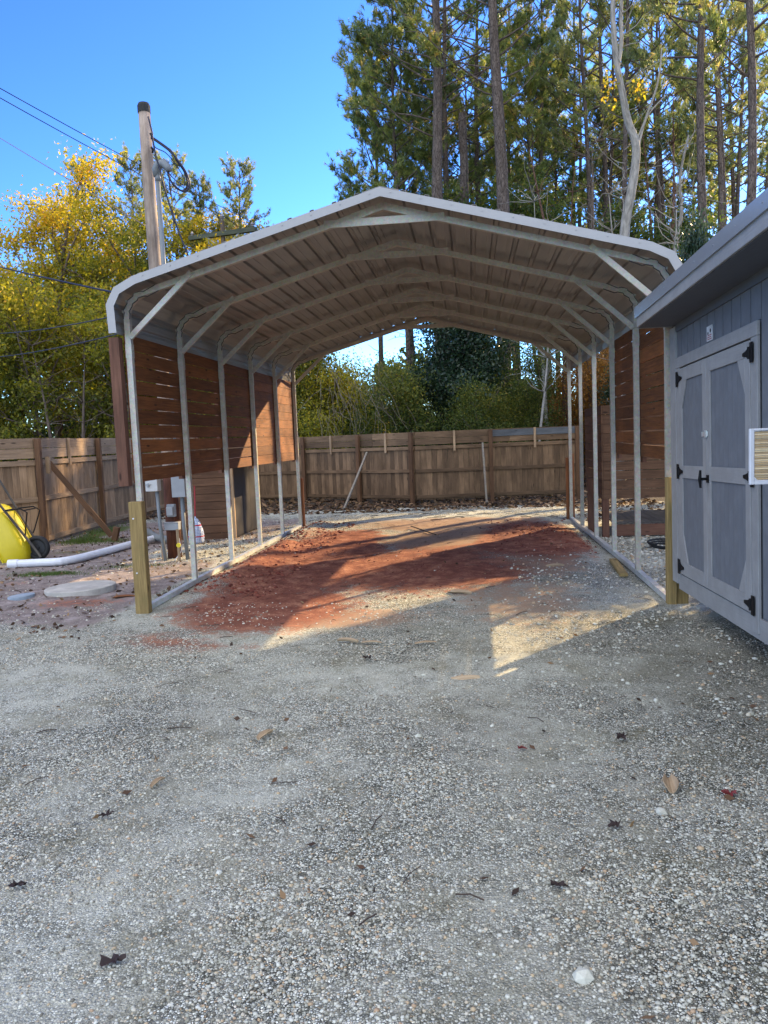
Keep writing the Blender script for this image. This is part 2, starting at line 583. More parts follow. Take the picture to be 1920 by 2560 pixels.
# tan finned coil
t = NT('tan_fins')
g = t.attr('gc')
w = t.n('ShaderNodeTexWave')
w.bands_direction = 'Z'
w.inputs['Scale'].default_value = 12
w.inputs['Distortion'].default_value = 0.7
w.inputs['Detail'].default_value = 2
t.l(g, w.inputs['Vector'])
col = t.mix(w.outputs['Fac'], (0.50, 0.33, 0.16), (0.92, 0.74, 0.44))
M['fins'] = t.fin(col, 0.4, 0.0, t.bump(w.outputs['Fac'], 0.5, 0.01))

# blue and white checked cloth with red bands
t = NT('checked_cloth')
o = t.n('ShaderNodeTexCoord').outputs['Object']
sx = t.n('ShaderNodeSeparateXYZ'); t.l(o, sx.inputs[0])
zz = t.math('FRACT', t.math('MULTIPLY', sx.outputs[2], 40))
xx = t.math('FRACT', t.math('MULTIPLY', sx.outputs[0], 45))
ck = t.math('MULTIPLY', t.math('GREATER_THAN', zz, 0.5), t.math('GREATER_THAN', xx, 0.4))
col = t.mix(ck, (0.55, 0.60, 0.70), (0.07, 0.13, 0.34))
band = t.math('ADD', t.math('LESS_THAN', t.math('ABSOLUTE', t.math('SUBTRACT', sx.outputs[2], 0.14)), 0.010),
              t.math('LESS_THAN', t.math('ABSOLUTE', t.math('SUBTRACT', sx.outputs[2], 0.33)), 0.010), True)
col = t.mix(band, col, (0.42, 0.03, 0.05))
M['check'] = t.fin(col, 0.9, 0, None, 0.1)
M['red_stick'] = plain('red_stick', (0.35, 0.03, 0.04), 0.5)

# gravel stones
t = NT('gravel_stones')
rnd = t.attr('rnd', 'Fac')
o = t.n('ShaderNodeTexCoord').outputs['Object']
c = t.ramp(rnd, [(0.0, (0.09, 0.08, 0.07)), (0.25, (0.24, 0.23, 0.20)), (0.55, (0.40, 0.39, 0.36)), (0.8, (0.52, 0.51, 0.48)), (0.93, (0.40, 0.30, 0.20)), (1.0, (0.33, 0.21, 0.14))])
c = t.mix(t.math('MULTIPLY', t.noise(o, 160, 3, 0.6), 0.5), c, tuple([0.18, 0.165, 0.13]))
c = t.mix(1.0, c, (1.42, 1.44, 1.32), 'MULTIPLY')
M['stones'] = t.fin(c, 0.8, 0, None, 0.25)

t = NT('clay_clods')
M['clods'] = t.fin(t.ramp(t.attr('rnd', 'Fac'), [(0, (0.08, 0.022, 0.018)), (0.6, (0.22, 0.065, 0.045)), (1, (0.38, 0.20, 0.14))]), 0.95, 0, None, 0.1)

# ground
t = NT('ground')
o = t.n('ShaderNodeTexCoord').outputs['Object']
m1 = t.attr('m1'); s1 = t.n('ShaderNodeSeparateXYZ'); t.l(m1, s1.inputs[0])
m2 = t.attr('m2'); s2 = t.n('ShaderNodeSeparateXYZ'); t.l(m2, s2.inputs[0])
clay, mud, tan = s1.outputs[0], s1.outputs[1], s1.outputs[2]
moss, dark, soil = s2.outputs[0], s2.outputs[1], s2.outputs[2]
n_big = t.noise(o, 0.9, 5, 0.6)
n_mid = t.noise(o, 5, 6, 0.65)
n_fine = t.noise(o, 38, 5, 0.7)
wob = t.mix(0.012, o, t.n('ShaderNodeTexNoise').outputs['Color'], 'ADD')
v1c = t.vor(o, 105, 'F1', 'Color'); v1e = t.vor(o, 105, 'DISTANCE_TO_EDGE')
v1d = t.vor(o, 105, 'F1', 'Distance')
v2c = t.vor(o, 36, 'F1', 'Color'); v2d = t.vor(o, 36, 'F1', 'Distance')
sc = t.n('ShaderNodeSeparateColor'); t.l(v1c, sc.inputs[0])
sc2 = t.n('ShaderNodeSeparateColor'); t.l(v2c, sc2.inputs[0])
peb = t.ramp(sc.outputs[0], [(0.0, (0.08, 0.078, 0.07)), (0.3, (0.25, 0.25, 0.23)), (0.6, (0.50, 0.50, 0.48)), (0.88, (0.82, 0.82, 0.80)), (0.97, (0.46, 0.33, 0.22))])
peb = t.mix(t.ramp(v1e, [(0.0, 1.0), (0.06, 0.9), (0.20, 0.0)]), peb, (0.028, 0.026, 0.020))
p2 = t.ramp(sc2.outputs[1], [(0.0, (0.20, 0.18, 0.16)), (0.5, (0.42, 0.40, 0.37)), (1.0, (0.66, 0.64, 0.60))])
bigm = t.math('MULTIPLY', t.math('GREATER_THAN', sc2.outputs[0], 0.86), t.math('LESS_THAN', v2d, 0.36))
peb = t.mix(bigm, peb, p2)
sand = t.mix(n_fine, (0.24, 0.225, 0.20), (0.50, 0.48, 0.44))
sandm = t.ramp(t.math('ADD', t.math('MULTIPLY', n_mid, 0.6), t.math('MULTIPLY', n_big, 0.4)), [(0.46, 0.0), (0.62, 0.6)])
s3 = t.n('ShaderNodeSeparateXYZ'); t.l(t.attr('m3'), s3.inputs[0])
pack = t.math('MULTIPLY', s3.outputs[0], t.ramp(n_mid, [(0.36, 0.45), (0.6, 1.0)]))
grav = t.mix(sandm, peb, sand)
grav = t.mix(t.math('MULTIPLY', pack, 0.62), grav, t.mix(n_fine, (0.30, 0.29, 0.26), (0.56, 0.55, 0.51)))
dk = t.ramp(t.noise(o, 1.7, 6, 0.75, 0.4), [(0.50, 0.0), (0.68, 0.6)])
grav = t.mix(dk, grav, (0.16, 0.145, 0.10))
claycol = t.ramp(t.math('ADD', t.math('MULTIPLY', n_mid, 0.6), t.math('MULTIPLY', n_fine, 0.4)), [(0.34, (0.11, 0.038, 0.026)), (0.5, (0.24, 0.088, 0.057)), (0.66, (0.46, 0.23, 0.14))])
tancol = t.ramp(t.math('ADD', t.math('MULTIPLY', n_mid, 0.5), t.math('MULTIPLY', n_fine, 0.5)), [(0.32, (0.24, 0.145, 0.095)), (0.68, (0.47, 0.34, 0.24))])
mudcol = t.ramp(t.math('ADD', t.math('MULTIPLY', n_mid, 0.55), t.math('MULTIPLY', n_fine, 0.45)), [(0.35, (0.09, 0.072, 0.06)), (0.5, (0.24, 0.195, 0.175)), (0.66, (0.44, 0.38, 0.36))])
soilcol = t.ramp(n_fine, [(0.35, (0.025, 0.02, 0.016)), (0.65, (0.10, 0.078, 0.06))])
mosscol = t.ramp(n_fine, [(0.35, (0.05, 0.08, 0.018)), (0.65, (0.12, 0.15, 0.045))])
def edge(mask, w=0.5):
    k = t.math('ADD', mask, t.math('MULTIPLY', t.math('SUBTRACT', t.math('ADD', t.math('MULTIPLY', n_mid, 0.5), t.math('MULTIPLY', n_fine, 0.5)), 0.5), 1.8))
    return t.ramp(k, [(0.38, 0), (0.62, 1)])
grav = t.mix(1.0, grav, (1.38, 1.40, 1.26), 'MULTIPLY')
col = t.mix(edge(mud), grav, mudcol)
col = t.mix(edge(tan), col, tancol)
col = t.mix(edge(clay), col, claycol)
col = t.mix(edge(moss), col, mosscol)
col = t.mix(edge(soil), col, soilcol)
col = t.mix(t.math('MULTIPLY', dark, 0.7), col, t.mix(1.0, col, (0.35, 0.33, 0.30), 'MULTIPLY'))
h = t.math('SUBTRACT', 1.0, t.math('MINIMUM', v1d, 1.0))
hb = t.math('MULTIPLY', h, t.math('SUBTRACT', 1.0, t.math('MULTIPLY', t.math('ADD', clay, mud, True), 0.8)))
nm = t.bump(hb, 0.9, 0.010)
nm = t.bump(t.math('ADD', n_fine, t.math('MULTIPLY', n_mid, 2.0)), 0.7, 0.02, nm)
M['ground'] = t.fin(col, 0.92, 0, nm, 0.15)

# ------------------------------------------------------------------ ground
def axis_pts(lo, hi, step, far, k=1.35):
    a = list(np.arange(lo, hi + 1e-6, step))
    s, x = step, hi
    while x < far:
        s *= k
        x += s
        a.append(x)
    s, x = step, lo
    while x > -far:
        s *= k
        x -= s
        a.insert(0, x)
    return np.array(a)


def ground_h(x, y):
    inside = sstep(-2.7, -2.2, x) * sstep(2.6, 2.0, x)
    m = 0.055 * inside * sstep(-2.5, 2.0, y) * sstep(9, 6, y)
    rut = 0.018 * np.exp(-((x + 0.75 - 0.05 * y) / 0.2) ** 2) + 0.018 * np.exp(-((x - 0.95 - 0.05 * y) / 0.2) ** 2)
    m = m - rut * inside * sstep(-1, 1, y)
    berm = (np.exp(-((x + 2.2) / 0.22) ** 2) * sstep(-1.5, 0.5, y) + 0.45 * np.exp(-((x - 2.1) / 0.3) ** 2) * sstep(0.8, 2.5, y)) * sstep(6.6, 5.6, y)
    m = m + berm * 0.075 * (0.25 + 1.1 * fbm(x * 3, y * 3, 5))
    cl = np.clip(sstep(-2.7, -2.4, x) * sstep(0.2, -1.2, x) * sstep(-2, 0, y) * sstep(6, 5, y), 0, 1)
    m = m + cl * 0.05 * (fbm(x * 6, y * 6, 9) - 0.5)
    yard = sstep(-2.8, -3.3, x)
    m = m + yard * 0.05 * (fbm(x * 2.5, y * 2.5, 2) - 0.5)
    m = m + 0.022 * (fbm(x * 1.2, y * 1.2, 3) - 0.5) + 0.010 * (fbm(x * 9, y * 9, 4) - 0.5)
    far = sstep(7.5, 10, y)
    return m - 0.05 * far + 0.10 * far * (fbm(x * 0.8, y * 0.8, 6) - 0.5)


def build_ground():
    xs = axis_pts(-9.5, 5.5, 0.06, 500)
    ys = axis_pts(-9.0, 14.5, 0.07, 500)
    X, Y = np.meshgrid(xs, ys)
    near = (np.abs(X) < 40) & (np.abs(Y) < 60)
    Z = np.where(near, ground_h(X, Y), 0)
    mb = MB()
    nx, ny = len(xs), len(ys)
    i = np.arange(ny - 1)[:, None] * nx
    j = np.arange(nx - 1)[None, :]
    F = np.stack([i + j, i + j + 1, i + nx + j + 1, i + nx + j], -1).reshape(-1, 4)
    P = np.stack([X.ravel(), Y.ravel(), Z.ravel()], 1)
    mb.add(P, F, P, 0.5)
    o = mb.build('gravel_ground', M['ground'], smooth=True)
    x, y = X.ravel(), Y.ravel()
    nz = fbm(x * 0.9, y * 0.9, 11) - 0.5
    def ell(cx, cy, rx, ry, rot=0.0):
        c, s = math.cos(rot), math.sin(rot)
        u = ((x - cx) * c + (y - cy) * s) / rx
        v = (-(x - cx) * s + (y - cy) * c) / ry
        return np.clip(1.25 - np.sqrt(u * u + v * v), 0, 1)
    yd = (x > -2.62).astype(float)
    clay = np.maximum.reduce([ell(-1.45, 1.6, 1.45, 4.0) * 1.1, ell(1.65, 3.2, 1.25, 2.9) * 1.1, ell(0.1, 0.8, 1.7, 2.0) * 1.05, ell(-1.4, -1.3, 1.3, 1.5) * 0.85,
                              ell(0.0, 2.6, 2.2, 2.6) * 0.55])
    clay = clay * sstep(-2.64, -2.5, x) * sstep(2.6, 2.35, x)
    clay = np.clip(clay + nz * 0.55 * (clay > 0.02), 0, 1)
    clay = np.maximum(clay, ell(-3.6, -1.0, 0.9, 0.5) * 0.55 + ell(-5.2, 0.3, 0.7, 0.3) * 0.4 + ell(-2.1, -2.5, 0.8, 0.35) * .45 + ell(-1.6, -2.9, 1.0, 0.3) * 0.5 + ell(-5.5, 3.2, 1.4, .8) * .35)
    tan = np.maximum.reduce([ell(0.3, 5.6, 2.1, 1.3) * 1.1, ell(0.2, 3.4, 1.3, 2.2) * 0.9, ell(-1.0, -1.9, 1.6, 0.6) * 0.9, ell(0.9, -0.6, 0.8, 1.3) * 0.6, ell(1.3, -1.2, 1.2, 1.8) * 0.6, ell(1.6, 0.9, 1.0, 1.5) * 0.8])
    tan = np.clip(tan * sstep(-2.6, -2.2, x) * sstep(2.5, 2.0, x) + nz * 0.3 * (tan > 0.02), 0, 1)
    k = np.clip(ell(0.1, 4.3, 0.9, 2.0) * 1.2 + ell(0.2, 6.0, 2.4, 0.9), 0, 1)
    clay = clay * (1 - 0.75 * k)
    mud = np.maximum(sstep(-2.7, -3.1, x) * sstep(-3.2, -1.6, y + 0.35 * (x + 3)), 0) * sstep(9.5, 6.5, y)
    mud = np.clip(mud * (0.85 + nz), 0, 1)
    mud = np.maximum(mud * (1 - 0.8 * ell(-3.6, 3.0, 1.0, 1.5)), 0)
    moss = np.maximum.reduce([ell(-5.1, 1.0, 0.55, 0.3) * 0.75, ell(-6.3, 4.8, 0.9, 0.6) * 0.8, ell(-6.7, 6.0, 0.4, 2.0) * 0.8, ell(-4.2, 1.6, 1.0, 0.3) * 0.45, ell(-5.8, 3.2, .8, .4) * .5])
    soil = np.maximum.reduce([sstep(9.4, 10.6, y) * 0.95, ell(-5.9, 1.1, 1.2, 0.5) * 0.5, ell(-4.6, -2.3, 0.9, 0.35) * 0.7, sstep(-6.8, -7.4, x)])
    soil = np.clip(soil + nz * 0.5 * (soil > 0.05), 0, 1)
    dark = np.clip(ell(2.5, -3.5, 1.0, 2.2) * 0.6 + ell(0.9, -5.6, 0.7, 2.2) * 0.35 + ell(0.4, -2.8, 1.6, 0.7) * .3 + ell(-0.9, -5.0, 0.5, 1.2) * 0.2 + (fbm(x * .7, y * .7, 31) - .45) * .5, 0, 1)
    me = o.data
    a = me.attributes.new('m1', 'FLOAT_VECTOR', 'POINT')
    a.data.foreach_set('vector', np.stack([clay, mud, tan], 1).astype(np.float32).ravel())
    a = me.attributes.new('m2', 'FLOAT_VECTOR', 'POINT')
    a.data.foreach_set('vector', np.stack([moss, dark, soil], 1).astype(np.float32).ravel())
    wv = 0.25 * (fbm(y * .35, x * 0 + 3, 51) - .5)
    tr = np.exp(-((x + 0.85 + .03 * y + wv) / .34) ** 2) + np.exp(-((x - 0.98 - .02 * y + wv) / .34) ** 2)
    pk = np.clip(tr * .75 * sstep(1, -2, y) * (.5 + fbm(x * 1.5, y * .6, 41)) + sstep(.52, .66, fbm(x * .8, y * .8, 44)) * .9, 0, 1)
    a = me.attributes.new('m3', 'FLOAT_VECTOR', 'POINT')
    a.data.foreach_set('vector', np.stack([pk, pk, pk], 1).astype(np.float32).ravel())
    tag(o, kind='structure')


build_ground()

# gravel stones as real pebbles
ICO_V = []
ph = (1 + 5 ** 0.5) / 2
for a_, b_ in ((1, ph), (-1, ph), (1, -ph), (-1, -ph)):
    ICO_V += [(0, a_, b_), (a_, b_, 0), (b_, 0, a_)]
ICO_V = np.array(ICO_V, float)
ICO_V /= np.linalg.norm(ICO_V[0])


def hull_faces(V):
    F = []
    d0 = min(np.linalg.norm(V[0] - V[k]) for k in range(1, len(V)))
    n = len(V)
    for a in range(n):
        for b in range(a + 1, n):
            for c in range(b + 1, n):
                if max(np.linalg.norm(V[a] - V[b]), np.linalg.norm(V[b] - V[c]), np.linalg.norm(V[a] - V[c])) < d0 * 1.05:
                    if np.dot(np.cross(V[b] - V[a], V[c] - V[a]), V[a]) > 0:
                        F.append((a, b, c))
                    else:
                        F.append((a, c, b))
    return np.array(F)


ICO_F = hull_faces(ICO_V)


def stones(name, pts, size, rndv, sink=0.35, mat='stones'):
    n = len(pts)
    ax = rng.random((n, 3)) * 0.7 + 0.65
    ax[:, 2] *= 0.65
    th = rng.random(n) * 6.283
    c, s = np.cos(th), np.sin(th)
    V = ICO_V[None] * ax[:, None] * (1 + rng.normal(0, 0.13, (n, 12, 1)))
    V = V * size[:, None, None]
    x = V[..., 0] * c[:, None] - V[..., 1] * s[:, None]
    y = V[..., 0] * s[:, None] + V[..., 1] * c[:, None]
    P = np.stack([x + pts[:, 0:1], y + pts[:, 1:2], V[..., 2] + pts[:, 2:3] + size[:, None] * (0.5 - sink)], -1).reshape(-1, 3)
    F = (ICO_F[None] + (np.arange(n) * 12)[:, None, None]).reshape(-1, 3)
    mb = MB()
    mb.add(P, F, P, np.repeat(rndv, 12))
    return mb.build(name, M[mat], smooth=n > 5)


def scatter_gravel():
    pts, size = [], []
    def put(n, x0, x1, y0, y1, smin, smax, clump=0.0, pw=2.0):
        x = rng.uniform(x0, x1, n); y = rng.uniform(y0, y1, n)
        if clump:
            k = fbm(x * 1.6, y * 1.6, 21)
            wv = 0.25 * (fbm(y * .35, x * 0 + 3, 51) - .5)
            tr = np.exp(-((x + 0.85 + .03 * y + wv) / .34) ** 2) + np.exp(-((x - 0.98 - .02 * y + wv) / .34) ** 2)
            pk = np.clip(tr * .75 * (.5 + fbm(x * 1.5, y * .6, 41)) + sstep(.52, .66, fbm(x * .8, y * .8, 44)) * .9, 0, 1)
            keep = (rng.random(n) < np.clip((k - 0.5) * 5 + 0.5, 1 - clump, 1)) & (rng.random(n) > pk * .7)
            x, y = x[keep], y[keep]
        s = smin + (smax - smin) * rng.random(len(x)) ** pw
        pts.append(np.stack([x, y, ground_h(x, y)], 1)); size.append(s)
    put(26000, -1.25, 2.1, -7.35, -6.2, 0.003, 0.0085, 0.5)
    put(22000, -1.9, 2.6, -6.2, -4.9, 0.0035, 0.0085, 0.55)
    put(20000, -3.2, 3.0, -4.9, -2.5, 0.004, 0.009, 0.6)
    put(9000, -6.5, 3.0, -3.5, -1.2, 0.005, 0.012, 0.7)
    put(160, -2.5, 2.6, -7.3, -2.0, 0.009, 0.018, 0, 3)
    put(1500, 1.3, 3.6, -4.6, -0.2, 0.008, 0.022, 0.6, 3)     # coarse stones by the shed
    put(2600, 2.65, 4.6, -1.2, 3.4, 0.010, 0.030, 0, 2)
    put(1600, -4.4, -2.7, 1.6, 6.4, 0.008, 0.022, 0.3, 2)
    put(600, 1.2, 2.6, -1.2, 1.4, 0.007, 0.020, 0.5, 2)
    put(200, -2.6, 2.6, -1.0, 6.4, 0.005, 0.016, 0.5, 2)
    put(5000, -5, 3.0, 6.5, 9.8, 0.007, 0.018, 0.3, 2)
    put(1800, -8.2, -2.7, -2.6, 4.5, 0.005, 0.018, 0.6, 2)
    P = np.concatenate(pts); S = np.concatenate(size)
    r = rng.random(len(P)) * 0.93
    odd = rng.random(len(P)) < 0.07
    r[odd] = 0.93 + rng.random(odd.sum()) * 0.07
    tag(stones('gravel', P, S, r), kind='stuff')
    pts.clear(); size.clear()
    put(2600, -2.6, -1.5, -1.0, 6.0, 0.006, 0.028, 0.7, 3)
    put(1500, -1.6, 0.4, -1.2, 3.0, 0.004, 0.014, 0.8, 3)
    put(1800, 1.0, 2.5, 1.6, 6.0, 0.005, 0.024, 0.7, 3)
    P = np.concatenate(pts); S = np.concatenate(size)
    tag(stones('clay_clods', P, S, rng.random(len(P)), mat='clods'), kind='stuff')


scatter_gravel()

# ------------------------------------------------------------------ carport
FY = [-1.44, 0.0, 1.52, 3.04, 4.56, 6.07]
HW = 2.63
PEAK = 3.93


def build_carport():
    cp = thing('carport', (0, 2.3, 0), 'open metal carport with peaked grey roof and slatted wooden side walls over red clay', 'carport')
    # roof sheet with ribs running front to back
    out = [(-2.70, 2.83), (-2.70, 3.13), (-2.62, 3.24), (-2.45, 3.315)]
    nrib = 22
    half = []
    # sloping part from (-2.45,3.315) to (0,3.985), rib every .222 m
    p0, p1 = np.array((-2.45, 3.315)), np.array((0, 3.985))
    d = p1 - p0
    L = np.linalg.norm(d); d /= L
    nn = np.array((-d[1], d[0]))
    k = 0.10
    while k < L - 0.10:
        for q, hh in ((k - .032, 0), (k - .018, .028), (k + .018, .028), (k + .032, 0)):
            half.append(tuple(p0 + d * q + nn * hh))
        half.append(tuple(p0 + d * (k + .080)))
        half.append(tuple(p0 + d * (k + .086) + nn * .004))
        half.append(tuple(p0 + d * (k + .140)))
        k += 0.222
    vert = []
    for z in (2.93, 3.06):
        for q, hh in ((z - .026, 0), (z - .014, .018), (z + .014, .018), (z + .026, 0)):
            vert.append((-2.70 - hh, q))
    left = [out[0]] + vert + out[1:] + half
    prof = left + [(0, 3.985)] + [(-x, z) for x, z in left[::-1]]
    ys = [-1.72] + [y for y in np.arange(-1.2, 6.0, 0.6)] + [6.22]
    mb = MB()
    n = len(prof)
    V, G = [], []
    s = 0
    cum = [0]
    for a, b in zip(prof[:-1], prof[1:]):
        s += math.hypot(b[0] - a[0], b[1] - a[1]); cum.append(s)
    for yy in ys:
        for (x, z), c in zip(prof, cum):
            V.append((x, yy, z)); G.append((yy, c, 0))
    F = []
    for i in range(len(ys) - 1):
        for j in range(n - 1):
            F.append((i * n + j, i * n + j + 1, (i + 1) * n + j + 1, (i + 1) * n + j))
    mb.add(V, F, G, 0.5)
    o = mb.build('roof_sheet', M['sheet'], cp)
    sm = o.modifiers.new('thick', 'SOLIDIFY'); sm.thickness = 0.003; sm.offset = 1
    # front / rear trim (fascia): flat angle following the roof line
    line = [(-2.665, 2.815), (-2.675, 3.08), (-2.60, 3.215), (-2.42, 3.305), (0, 3.955), (2.42, 3.305), (2.60, 3.215), (2.675, 3.08), (2.665, 2.815)]
    for yy, nm in ((-1.735, 'front_trim'), (6.235, 'rear_trim')):
        mb = MB()
        W = 0.078
        o_, i_ = [], []
        for q in range(len(line)):
            a = np.array(line[max(q - 1, 0)]); b = np.array(line[q]); c = np.array(line[min(q + 1, len(line) - 1)])
            t1, t2 = nrm(b - a) if q else nrm(c - b), nrm(c - b) if q < len(line) - 1 else nrm(b - a)
            bis = nrm(t1 + t2)
            nn = np.array((-bis[1], bis[0])); 
            kf = 1 / max(0.6, float(nn @ np.array((-t1[1], t1[0]))))
            o_.append(b + nn * 0.038 * kf); i_.append(b - nn * (W - 0.038) * kf)
        for q in range(len(line) - 1):
            poly = [(i_[q][0], yy, i_[q][1]), (i_[q + 1][0], yy, i_[q + 1][1]), (o_[q + 1][0], yy, o_[q + 1][1]), (o_[q][0], yy, o_[q][1])]
            mb.prism(poly, (0, 0.004, 0), rnd=0.5)
            # return lip on top of the sheet
            dd = 0.07 if yy < 0 else -0.07
            poly = [(o_[q][0], yy + .004, o_[q][1]), (o_[q + 1][0], yy + .004, o_[q + 1][1]), (o_[q + 1][0], yy + dd, o_[q + 1][1]), (o_[q][0], yy + dd, o_[q][1])]
            mb.prism(poly, (0, 0, 0.003), rnd=0.5)
        # screws
        for q in np.linspace(0.04, 0.96, 9):
            for sg in (-1, 1):
                x = sg * 2.42 * q; z = 3.955 - 0.2686 * abs(x) + 0.012
                mb.tube([(x, yy - 0.006, z), (x, yy, z)], 0.007, 6)
        mb.build(nm, M['trim_metal'], cp)
    # ridge cap
    mb = MB()
    for sg in (-1, 1):
        mb.prism([(0, -1.70, 4.010), (sg * .17, -1.70, 3.966), (sg * .17, 6.2, 3.966), (0, 6.2, 4.010)], (0, 0, 0.003))
    mb.build('ridge_cap', M['trim_metal'], cp)
    w = 0.029
    sq = [(-w, -w), (w, -w), (w, w), (-w, w)]
    sleeve = [(-.034, -.034), (.034, -.034), (.034, .034), (-.034, .034)]
    legs, braces = {}, {}
    for i, y in enumerate(FY):
        # bent bow
        P = [(-HW, 2.72), (-HW, 3.05), (-2.60, 3.12), (-2.53, 3.19), (-2.43, 3.235), (-2.25, 3.285)]
        P = P + [(0, PEAK - 0.03)] + [(-x, z) for x, z in P[::-1]]
        mb = MB()
        mb.sweep(sq, [(x, y, z) for x, z in P], rnd=0.5)
        # crimped knee wrinkles
        for sg in (-1, 1):
            for (x, z) in ((2.632, 3.06), (2.59, 3.155), (2.50, 3.225)):
                mb.obox((sg * x, y, z), ((1, 0, 0), (0, 1, 0), (0, 0, 1)), (0.076, 0.068, 0.022), rnd=0.4)
        bow = mb.build('roof_bow', M['galv'], cp)
        for sg in (-1, 1):
            mb = MB()
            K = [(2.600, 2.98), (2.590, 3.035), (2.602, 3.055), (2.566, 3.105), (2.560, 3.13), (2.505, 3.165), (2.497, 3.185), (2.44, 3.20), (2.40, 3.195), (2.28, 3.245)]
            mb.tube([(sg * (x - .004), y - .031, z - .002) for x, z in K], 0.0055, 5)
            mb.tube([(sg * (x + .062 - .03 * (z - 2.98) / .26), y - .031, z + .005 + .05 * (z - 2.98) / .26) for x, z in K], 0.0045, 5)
            mb.build('crimp_shade', M['crimp'], bow)  # thin dark tubes stand in for the shade inside the knee crimps
        # splice plates under the peak
        mb = MB()
        for sg in (-1, 1):
            mb.sweep(sleeve, [(sg * 0.005, y, PEAK - 0.031), (sg * 0.30, y, PEAK - 0.116)], rnd=0.5)
        mb.build('peak_bracket', M['galv'], cp)
        mb = MB()
        ct = [(-.02, -.038), (.02, -.038), (.02, .038), (-.02, .038)]
        zc = 3.765
        mb.box(-0.58, 0.58, y - 0.036, y - 0.033, zc - 0.034, zc + 0.034, 'x', 0.5)
        mb.box(-0.58, 0.58, y - 0.033, y - 0.012, zc - 0.037, zc - 0.034, 'x', 0.5)
        mb.build('collar_tie', M['galv'], cp)
        for sg in (-1, 1):
            mb = MB()
            z0 = 0.03 if i not in (0,) else 0.03
            mb.sweep([(-.0285, -.0285), (.0285, -.0285), (.0285, .0285), (-.0285, .0285)], [(sg * HW, y, 0.03), (sg * HW, y, 1.4), (sg * HW, y, 2.80)], rnd=0.5)
            mb.sweep([(-.032, -.032), (.032, -.032), (.032, .032), (-.032, .032)], [(sg * HW, y, 2.60), (sg * HW, y, 2.735)], rnd=0.5)
            for zz in (2.64, 2.68, 0.12):
                mb.tube([(sg * (HW - 0.034), y - .01, zz), (sg * (HW - 0.040), y - .01, zz)], 0.006, 6)
            mb.build('leg', M['galv'], cp)
            mb = MB()
            a, b = np.array((sg * 2.60, y - 0.045, 2.80)), np.array((sg * 1.93, y - 0.045, 3.40))
            mb.bar(a, b, 0.003, 0.052, upv=(0, 0, 1), rnd=0.5)
            dv = nrm(b - a)
            nrmv = np.cross(dv, (0, 1, 0))
            for s_ in (-1, 1):
                off = nrmv * 0.026 * s_ + np.array((0, 0.016, 0))
                mb.bar(a + off, b + off, 0.030, 0.003, upv=nrmv, rnd=0.5)
            mb.build('knee_brace', M['galv'], cp)
    for sg in (-1, 1):
        mb = MB()
        P = [(sg * HW, y, 0.034 + zz) for y, zz in ((-1.45, 0.0), (0, 0.012), (1.52, 0.008), (3.04, 0.004), (4.56, -.002), (6.12, -0.012))]
        for a, b in zip(P[:-1], P[1:]):
            mb.bar(a, b, 0.060, 0.058, rnd=0.5)
        mb.build('base_rail', M['rail'], cp)
    # wooden support posts bolted to the corner legs
    mb = MB(); mb.box(-2.705, -2.565, -1.57, -1.475, -0.1, 1.15, 'z', 0.45); mb.box(-2.700, -2.60, -1.474, -1.40, -0.1, 1.12, 'z', 0.3)
    o = mb.build('support_post', M['post_wood'], cp, bevel=0.005); lab(o, 'thick yellowish wooden post at the front left corner')
    for z in (0.98, 0.42):
        mb2 = MB()
        mb2.tube([(-2.66, -1.578, z), (-2.66, -1.570, z)], 0.009, 8)
        mb2.build('bolt', M['rail'], o)
    mb = MB(); mb.box(2.590, 2.675, -1.545, -1.455, -0.1, 1.215, 'z', 0.55); mb.box(2.678, 2.79, -1.52, -1.42, -0.1, 1.0, 'z', 0.2)
    o = mb.build('support_post', M['post_wood'], cp, bevel=0.005); lab(o, 'thick yellowish wooden post beside the grey shed')
    mb = MB(); mb.box(2.665, 2.70, 6.10, 6.20, -0.1, 1.25, 'z', 0.3); mb.box(2.545, 2.598, 6.10, 6.16, -.1, 1.18, 'z', .8)
    o = mb.build('support_post', M['red_post'], cp, bevel=0.004); lab(o, 'reddish wooden post at the rear right corner')
    mb = MB(); mb.box(-2.60, -2.555, 6.105, 6.19, -0.1, 0.97, 'z', 0.3)
    o = mb.build('support_post', M['red_post'], cp, bevel=0.004); lab(o, 'reddish wooden post at the rear left corner')
    # slatted side walls outside the legs
    def side_wall(sx, y0, y1, z0, z1, nb, gap, label, seamlist):
        mb = MB()
        hgt = (z1 - z0) / nb
        xi = sx * 2.668
        for b in range(nb):
            za = z0 + b * hgt
            cuts = [y0] + [s_ + rng.normal(0, 0.02) for s_ in (seamlist if b % 2 else seamlist[::-1][:len(seamlist) - 1][::-1])] + [y1]
            cuts = sorted(cuts)
            for ya, yb in zip(cuts[:-1], cuts[1:]):
                gp = gap * (0.55 + 0.9 * rng.random())
                if yb > 3.6: gp *= 0.35
                ang = rng.normal(0, 0.0012)
                c = ((xi + sx * 0.009), (ya + yb) / 2, za + hgt / 2)
                mb.obox(c, ((0, 1, ang), (1, 0, 0), (0, -ang, 1)), (yb - ya - 0.004, 0.018, hgt - gp), rnd=rng.random())
        o = mb.build('side_wall', M['panel_wood'], cp)
        lab(o, label)
        return o
    o = side_wall(-1, -1.44, 6.16, 1.335, 2.845, 10, 0.012, 'long brown slatted wall on the left side', [0.02, 1.53, 3.05, 4.57])
    for y in FY[1:]:
        mb = MB(); mb.box(-2.735, -2.688, y - 0.05, y + 0.05, 1.30, 2.80, 'z')
        mb.build('batten', M['dark_wood'], o)
    mb = MB(); mb.box(-2.80, -2.695, -1.545, -1.455, 1.31, 2.80, 'z', 0.4)
    mb.build('end_post', M['dark_wood'], o)
